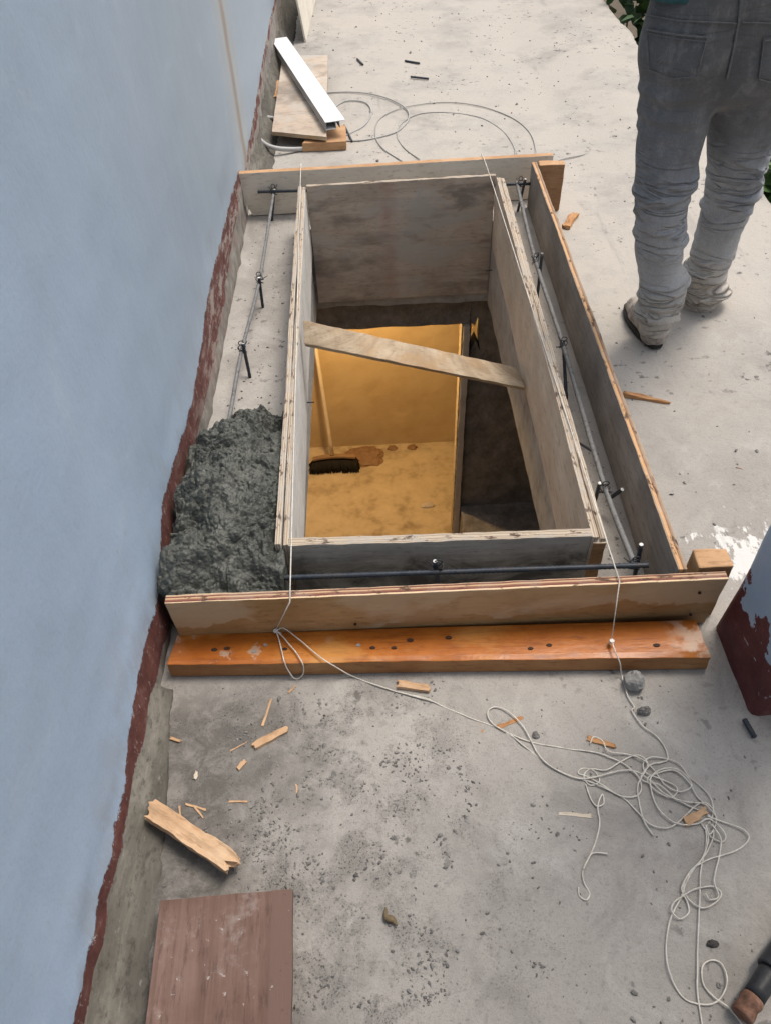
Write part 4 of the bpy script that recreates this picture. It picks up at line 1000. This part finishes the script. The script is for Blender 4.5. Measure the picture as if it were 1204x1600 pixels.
# ------------------------------------------------------------------ plants beyond the floor's edge
def shrub(name, label, cx, cy, base, top_, rad, nleaf, ls, seed):
    rg = random.Random(seed); t = thing(name, label, 'shrub', (cx, cy, base), 'shrubs beyond the floor edge')
    bm = bmesh.new(); stems = []
    for k in range(7):
        a = rg.random() * 6.28; e = Vector((cx + math.cos(a) * rad * .6, cy + math.sin(a) * rad * .8, top_ - rg.random() * .4))
        P = catmull([Vector((cx, cy, base)), Vector((cx, cy, base)).lerp(e, .5) + Vector((rg.gauss(0, .08), rg.gauss(0, .08), 0)), e], 6); tube(bm, P, lambda u: .02 * (1 - .75 * u), 6); stems.append(P)
    link('stem', bm, 'bark', t)
    bm = bmesh.new()
    cl = [Vector((cx + rg.gauss(0, rad * .45), cy + rg.gauss(0, rad * .55), top_ - abs(rg.gauss(0, .5)) * (top_ - base) * .8)) for _ in range(26)]
    for i in range(nleaf):
        q = rg.choice(cl) + Vector((rg.gauss(0, .13), rg.gauss(0, .15), rg.gauss(0, .12)))
        if q.x < 1.84: q.x = 1.84 + rg.random() * .25
        dv = Vector((rg.gauss(0, 1), rg.gauss(0, 1), rg.gauss(-.2, .6))).normalized(); up = Vector((rg.gauss(0, .5), rg.gauss(0, .5), 1)); sd_ = dv.cross(up).normalized(); up = sd_.cross(dv)
        l = ls * rg.uniform(.6, 1.3); w_ = l * .26
        pts = [q, q + dv * l * .35 + sd_ * w_ + up * l * .05, q + dv * l * .35 - sd_ * w_ + up * l * .05, q + dv * l * .4, q + dv * l * .7 + sd_ * w_ * .75, q + dv * l * .7 - sd_ * w_ * .75, q + dv * l - up * l * .12, q + dv * l * .72 - up * l * .03]
        v = [bm.verts.new(p) for p in pts]
        for f in ((0, 1, 3), (0, 3, 2), (1, 4, 7, 3), (3, 7, 5, 2), (4, 6, 7), (7, 6, 5)): bm.faces.new([v[k] for k in f]).smooth = True
    link('foliage', bm, 'leaf', t)
shrub('leafy_shrub', 'dark leafy shrub beyond the far corner of the path, at the top', 2.25, 6.6, -2.7, .25, .45, 1500, .16, 1)
shrub('leafy_shrub', 'broad leafy shrub below the path edge, right of the walking legs', 2.2, 3.75, -2.7, .22, .42, 1500, .17, 2)
shrub('leafy_shrub', 'low leafy shrub below the path edge, nearest the frame side', 2.3, 2.6, -2.7, -.35, .45, 1300, .17, 3)
shrub('leafy_shrub', 'leafy shrub hidden behind the walking legs beyond the path', 2.35, 5.1, -2.7, .1, .5, 1500, .17, 4)

# ------------------------------------------------------------------ person walking away
def surfnet(F, org, h):
    nx, ny, nz_ = F.shape
    ins = F < 0
    cnt = np.zeros((nx - 1, ny - 1, nz_ - 1)); acc = np.zeros((nx - 1, ny - 1, nz_ - 1, 3))
    C = [(i, j, k) for i in (0, 1) for j in (0, 1) for k in (0, 1)]
    sl = lambda A, c: A[c[0]:nx - 1 + c[0], c[1]:ny - 1 + c[1], c[2]:nz_ - 1 + c[2]]
    for a in range(8):
        for b in range(a + 1, 8):
            ca_, cb_ = C[a], C[b]
            if sum(abs(p - q) for p, q in zip(ca_, cb_)) != 1: continue
            fa, fb = sl(F, ca_), sl(F, cb_); mk = (fa < 0) != (fb < 0)
            t_ = np.where(mk, fa / np.where(mk, fa - fb, 1), 0)
            for d in range(3): acc[..., d] += np.where(mk, ca_[d] + t_ * (cb_[d] - ca_[d]), 0)
            cnt += mk
    act = cnt > 0; idx = -np.ones(act.shape, int); ii = np.argwhere(act); idx[act] = np.arange(len(ii))
    V = (ii + acc[act] / cnt[act][:, None]) * h + np.array(org)
    faces = []
    for d in range(3):
        o1, o2 = [(1, 2), (2, 0), (0, 1)][d]
        s0 = [slice(None)] * 3; s1 = [slice(None)] * 3; s0[d] = slice(0, -1); s1[d] = slice(1, None)
        A = ins[tuple(s0)]; B = ins[tuple(s1)]
        e = np.argwhere(A != B)
        for q in e:
            if q[o1] < 1 or q[o2] < 1 or q[o1] >= act.shape[o1] or q[o2] >= act.shape[o2] or q[d] >= act.shape[d]: continue
            c = []
            for (da, db) in ((0, 0), (1, 0), (1, 1), (0, 1)):
                r_ = q.copy(); r_[o1] -= da; r_[o2] -= db; c.append(int(idx[tuple(r_)]))
            if min(c) < 0: continue
            faces.append(c if A[tuple(q)] else c[::-1])
    return V, faces
def smin(a, b, k):
    h_ = np.clip(.5 + .5 * (b - a) / k, 0, 1); return b * (1 - h_) + a * h_ - k * h_ * (1 - h_)
def sdf_mesh(name, prims, h, mat, par, disp=None, k=.03, cutz=None, sm=2):
    """prims: (a, b, ra, rb, (sx, sy)[, k]) tapered capsules joined smoothly"""
    P = np.array([list(p[0]) for p in prims] + [list(p[1]) for p in prims]); mr = max(max(p[2], p[3]) for p in prims) * 1.45 + .03
    lo = P.min(0) - mr; hi = P.max(0) + mr
    ax = [np.arange(lo[d], hi[d], h) for d in range(3)]
    X, Y, Z = np.meshgrid(*ax, indexing='ij'); F = None
    for p in prims:
        a, b, ra, rb = np.array(p[0]), np.array(p[1]), p[2], p[3]; sx, sy = p[4] if len(p) > 4 else (1, 1)
        kk = p[5] if len(p) > 5 else k
        S = np.array([sx, sy, 1.0]); a_ = a / S; ab = b / S - a_; dd = max(1e-9, ab @ ab)
        x, y, z = X / sx - a_[0], Y / sy - a_[1], Z - a_[2]
        t_ = np.clip((x * ab[0] + y * ab[1] + z * ab[2]) / dd, 0, 1)
        d = np.sqrt((x - t_ * ab[0]) ** 2 + (y - t_ * ab[1]) ** 2 + (z - t_ * ab[2]) ** 2) - (ra + (rb - ra) * t_)
        d = d * min(sx, sy)
        F = d if F is None else smin(F, d, kk)
    if cutz is not None: F = np.maximum(F, np.maximum(cutz[0] - Z, Z - cutz[1]))
    V, faces = surfnet(F, lo, h)
    me = bpy.data.meshes.new(name); me.from_pydata(V.tolist(), [], faces); me.update()
    if disp:
        no = [v.normal.copy() for v in me.vertices]
        for v, nn in zip(me.vertices, no): v.co += nn * disp(v.co)
        me.update()
    me.materials.append(MAT[mat]); me.polygons.foreach_set('use_smooth', [True] * len(me.polygons))
    o = bpy.data.objects.new(name, me); COL.objects.link(o); adopt(o, par)
    if sm:
        md = o.modifiers.new('soft', 'SMOOTH'); md.iterations = sm; md.factor = .4
    return o
PY = 2.31
def Pj(px, py, Y): return GY(px, py, Y)
lh, lk, lc, la = Pj(1066, 96, 2.31), Pj(1036, 290, 2.30), Pj(1029, 385, 2.325), Pj(1021, 512, 2.33)
la.z = .075
rh, rk, rc, ra_ = Pj(1176, 104, 2.33), Pj(1144, 290, 2.47), Pj(1114, 390, 2.52), Pj(1092, 470, 2.54)
hipc = (lh + rh) / 2
per = thing('person', 'person walking away in charcoal jeans dusted pale at the ankles, with dusty shoes', 'person', (hipc.x, 2.3, 0))
lkz = (lk.z, rk.z)
_rf = random.Random(11)
def mkfolds(zmin):
    L = []
    def add(n, z0, z1, amp, w0, w1, aw, tl):
        for _ in range(n):
            L.append((_rf.uniform(z0, z1), _rf.uniform(-3.14, 3.14), _rf.uniform(*aw), _rf.uniform(-tl, tl), amp * _rf.choice((.3, .6, .8, 1.0, 1.15)), _rf.uniform(w0, w1)))
    add(22, .05, .25, .0135, .008, .014, (.6, 1.5), .022)
    add(5, .30, .42, .006, .009, .018, (.5, 1.2), .04)
    add(22, .40, .64, .0115, .008, .013, (.4, 1.0), .06)
    add(9, .62, .82, .007, .010, .022, (.4, 1.0), .06)
    add(9, .80, .93, .006, .012, .024, (.4, .9), .07)
    return L
FOLD = [mkfolds(0), mkfolds(0)]
def wrinkle(co):
    left = co.x < (lk.x + rk.x) / 2 + (0 if co.z < .7 else .03)
    c = lk if left else rk; kn = c
    yy_ = co.y - (PY if left else PY + .15 * max(0, min(1, (.9 - co.z) / .5)))
    ang = math.atan2(yy_, co.x - c.x); z = co.z + .012 * noise.noise(Vector((co.x * 8, co.y * 8, co.z * 5))); d = 0
    for zc, ac, aw, tl, am, w_ in FOLD[0 if left else 1]:
        if abs(z - zc) > .11: continue
        da = (ang - ac + math.pi) % (2 * math.pi) - math.pi
        if abs(da) > 2.2 * aw: continue
        u = (z - zc - tl * da) / w_
        d += am * math.exp(-(da / aw) ** 2) * (math.exp(-u * u) - .55 * math.exp(-(u + 1.5) ** 2))
    return d + .005 * noise.noise(co * 7) + .002 * noise.noise(co * 18)
def V3(x, y, z): return Vector((x, y, z))
seat = hipc + V3(0, -.035, -.01)
jp = [(lh, lk, .115, .082, (1, 1)), (lk, lc, .082, .072), (lc, la + V3(0, .0, .09), .072, .064), (la + V3(0, 0, .10), la + V3(0, .0, .0), .066, .054),
      (la + V3(0, .005, .13), la + V3(0, .005, .165), .076, .078, (1, 1), .02),
      (rh, rk, .115, .082), (rk, rc, .082, .072), (rc, ra_, .072, .060), (ra_ + V3(.01, 0, .05), ra_ + V3(.01, 0, .06), .076, .076, (1, 1), .02),
      (lh + V3(.01, 0, .05), lh + V3(.02, 0, .20), .135, .13), (rh + V3(-.01, 0, .05), rh + V3(-.02, 0, .20), .135, .13),
      (hipc + V3(0, 0, .02), hipc + V3(0, 0, .21), .135, .135),
      (lh + V3(.012, -.055, .02), lh + V3(.015, -.05, .05), .088, .086), (rh + V3(-.012, -.055, .02), rh + V3(-.015, -.05, .05), .088, .086)]
hemz = hipc.z + .21
jeans = sdf_mesh('jeans', jp, .0068, 'jeans', per, wrinkle, k=.022, cutz=(-.5, hemz), sm=1)
bvh = BVHTree.FromPolygons([v.co for v in jeans.data.vertices], [p.vertices for p in jeans.data.polygons])
def drape(px, py, off=.003):
    d = _ray(px, py).normalized(); r_ = bvh.ray_cast(EYE, d)
    return None if r_[0] is None else r_[0] + r_[1] * off * (1 if r_[1].dot(d) < 0 else -1)
def patch(name, quad, n, mat, th=.004, par=None):
    bm = bmesh.new(); g_ = []
    for j in range(n + 1):
        row = []
        for i in range(n + 1):
            u, v = i / n, j / n
            x = (quad[0][0] * (1 - u) + quad[1][0] * u) * (1 - v) + (quad[3][0] * (1 - u) + quad[2][0] * u) * v
            y = (quad[0][1] * (1 - u) + quad[1][1] * u) * (1 - v) + (quad[3][1] * (1 - u) + quad[2][1] * u) * v
            if v > .8: y += (v - .8) * 40 * (1 - abs(2 * u - 1))
            p = drape(x, y, th if 0 < i < n and 0 < j < n else th * .8); row.append(bm.verts.new(p) if p is not None else None)
        g_.append(row)
    for a, b in zip(g_, g_[1:]):
        for i in range(n):
            q = [a[i], a[i + 1], b[i + 1], b[i]]
            if all(q): bm.faces.new(q)
    bm.normal_update()
    o = link(name, bm, mat, par, smooth=True)
    if sum((p.normal.dot(p.center - EYE) > 0) for p in o.data.polygons) > len(o.data.polygons) / 2: o.data.flip_normals()
    return o
mk_simple('stitch', [al(.13, .13, .132), al(.2, .198, .195)], 90, .9)
po = patch('pocket', [(1013, 44), (1103, 56), (1088, 118), (1016, 108)], 14, 'jeans', .0045, jeans)
po = patch('pocket', [(1190, 58), (1262, 52), (1262, 110), (1184, 122)], 14, 'jeans', .0045, jeans)
def seam(name, pts, r=.0018, off=.004, mat='stitch'):
    P = [drape(x, y, off) for x, y in [(pts[i][0] + (pts[i + 1][0] - pts[i][0]) * t_ / 14, pts[i][1] + (pts[i + 1][1] - pts[i][1]) * t_ / 14) for i in range(len(pts) - 1) for t_ in range(15)]]
    P = [p for p in P if p is not None]
    Q = [p for i, p in enumerate(P) if i == 0 or (p - P[i - 1]).length > 1e-4]
    if len(Q) < 3: return
    bm = bmesh.new(); tube(bm, Q, r, 5); link(name, bm, mat, jeans)
seam('seam', [(1156, -8), (1152, 35), (1143, 80), (1134, 122)], .0035)
seam('seam', [(1005, 22), (1060, 32), (1150, 36)], .0018)
seam('seam', [(1156, 34), (1204, 36), (1240, 33)], .0018)
seam('seam', [(1013, 46), (1060, 54), (1103, 58)], .0022, .0085)
seam('seam', [(1016, 52), (1058, 60), (1101, 64)], .0014, .0085)
seam('seam', [(1013, 46), (1016, 108), (1050, 121), (1088, 118), (1103, 58)], .0018, .0075)
seam('seam', [(1184, 122), (1220, 132), (1262, 112)], .0018, .0075)
seam('seam', [(1190, 62), (1230, 60)], .0022, .0085)
seam('seam', [(1190, 60), (1184, 122)], .0016, .0085)
# shoes
def shoe(heel, dirv, nm, lift=0.0):
    d = Vector((dirv[0], dirv[1], 0)).normalized(); s_ = Vector((d.y, -d.x, 0))
    H_ = Vector(heel)
    def q(l, w_, z): return H_ + d * l + s_ * w_ + V3(0, 0, z + lift * max(0, .18 - l) / .18)
    pr = [(q(.04, 0, .04), q(.045, 0, .10), .045, .042), (q(.05, 0, .045), q(.17, .0, .045), .042, .044), (q(.16, .006, .042), q(.235, .004, .036), .045, .036), (q(.06, 0, .09), q(.14, 0, .065), .042, .04), (q(.17, .012, .03), q(.22, .012, .03), .042, .036)]
    o = sdf_mesh(nm, pr, .006, 'shoe_dusty', per, lambda c: .0025 * noise.noise(c * 30) + .0015 * noise.noise(c * 70), k=.02, sm=1)
    bm = bmesh.new(); n = 30; out = []
    for i in range(n):
        a = 2 * math.pi * i / n; l = .14 - .142 * math.cos(a); wv = .038 + .010 * math.sin(min(1, max(0, (l - .05) / .2)) * math.pi); sn_ = math.sin(a); out.append((.14 - .142 * math.copysign(abs(math.cos(a)) ** .75, math.cos(a)), wv * math.copysign(abs(sn_) ** .6, sn_)))
    A = [bm.verts.new(q(l, w_, .004)) for l, w_ in out]; B = [bm.verts.new(q(l, w_, .026)) for l, w_ in out]
    bm.faces.new(A[::-1]); bm.faces.new(B)
    for i in range(n): bm.faces.new((A[i], A[(i + 1) % n], B[(i + 1) % n], B[i]))
    link('sole', bm, 'sole', o, bevel=.003)
hl = G(1026, 548, .0); shoe((hl.x, hl.y + .005, 0), (-.13, 1), 'shoe')
hr = ra_ + V3(0, .0, 0); shoe((ra_.x - .0, ra_.y - .03, max(.0, ra_.z - .16)), (-.05, 1), 'shoe', .05)
# body (one mesh), shirt, hair: the rest of the figure above the waist
cx_, cy_ = hipc.x, PY + .01; bz = hipc.z
chest = V3(cx_, cy_ + .03, bz + .45); neck = V3(cx_, cy_ + .04, bz + .66); head = V3(cx_, cy_ + .07, bz + .80)
def arm(sg):
    sh = V3(cx_ + sg * .20, cy_ + .03, bz + .575); el = V3(cx_ + sg * .29, cy_ + .06, bz + .30); wr = V3(cx_ + sg * .28, cy_ + .22, bz + .12 + (.12))
    return sh, el, wr
bp = [(V3(cx_, cy_, bz + .12), chest, .125, .13, (1.15, .8)), (chest, V3(cx_, cy_ + .03, bz + .57), .13, .09, (1.3, .75)), (neck - V3(0, 0, .06), neck + V3(0, .01, .06), .055, .052),
      (head + V3(0, -.012, .035), head + V3(0, .0, -.0), .088, .082, (.88, 1)), (head, head + V3(0, .05, -.09), .075, .045), (head + V3(0, .085, -.01), head + V3(0, .108, -.035), .012, .014, (1, 1), .012),
      (head + V3(-.08, 0, .0), head + V3(-.085, -.005, -.03), .014, .010, (.6, 1), .008), (head + V3(.08, 0, .0), head + V3(.085, -.005, -.03), .014, .010, (.6, 1), .008)]
for sg in (-1, 1):
    sh, el, wr = arm(sg); bp += [(sh, el, .055, .043), (el, wr, .043, .029)]
    dv = (wr - el).normalized(); pm = wr + dv * .05; bp += [(wr, pm + dv * .03, .028, .030, (1, .8), .02)]
    for f_, (lx, ll) in enumerate(((-.024, .065), (-.008, .075), (.008, .07), (.023, .055))):
        b0 = pm + V3(lx, 0, 0) + dv * .03; b1 = b0 + dv * ll * .55; bp += [(b0, b1, .0105, .0095, (1, 1), .006), (b1, b1 + (dv + V3(0, -.1, -.7)).normalized() * ll * .5, .0095, .0085, (1, 1), .006)]
    bp += [(wr + dv * .02 + V3(-sg * .02, 0, 0), wr + dv * .07 + V3(-sg * .05, .0, .01), .013, .0105, (1, 1), .008)]
for sg, kn, an in ((-1, lk, la), (1, rk, ra_)):
    bp += [(hipc + V3(sg * .10, 0, .05), kn, .085, .05), (kn, an, .05, .034)]
sdf_mesh('body', bp, .009, 'skin', per, k=.03, sm=1)
sp_ = [(V3(cx_, cy_, bz + .20), chest, .162, .16, (1.2, .9)), (chest, V3(cx_, cy_ + .03, bz + .58), .15, .085, (1.3, .8)), (V3(cx_ - .12, cy_ - .02, bz + .26), V3(cx_ - .165, cy_ - .03, bz + .17), .10, .085)]
for sg in (-1, 1):
    sh, el, wr = arm(sg); sp_ += [(sh, sh.lerp(el, .75), .072, .064)]
sdf_mesh('shirt', sp_, .010, 'shirt', per, lambda c: .006 * noise.noise(Vector((c.x * 6, c.y * 6, c.z * 9))), k=.04, cutz=(bz + .172, bz + .66))
sh_ = bpy.data.objects['shirt'].data
for v in sh_.vertices:
    if v.co.z < bz + .22: v.co.z += .055 * max(0, min(1, (v.co.x - (cx_ - .15)) / .04))
sdf_mesh('hair', [(head + V3(0, -.02, .05), head + V3(0, .0, .055), .093, .085, (.9, 1)), (head + V3(0, -.03, .03), head + V3(0, -.045, -.035), .085, .06, (.95, 1))], .009, 'hair', per, lambda c: .004 * noise.noise(c * 45))
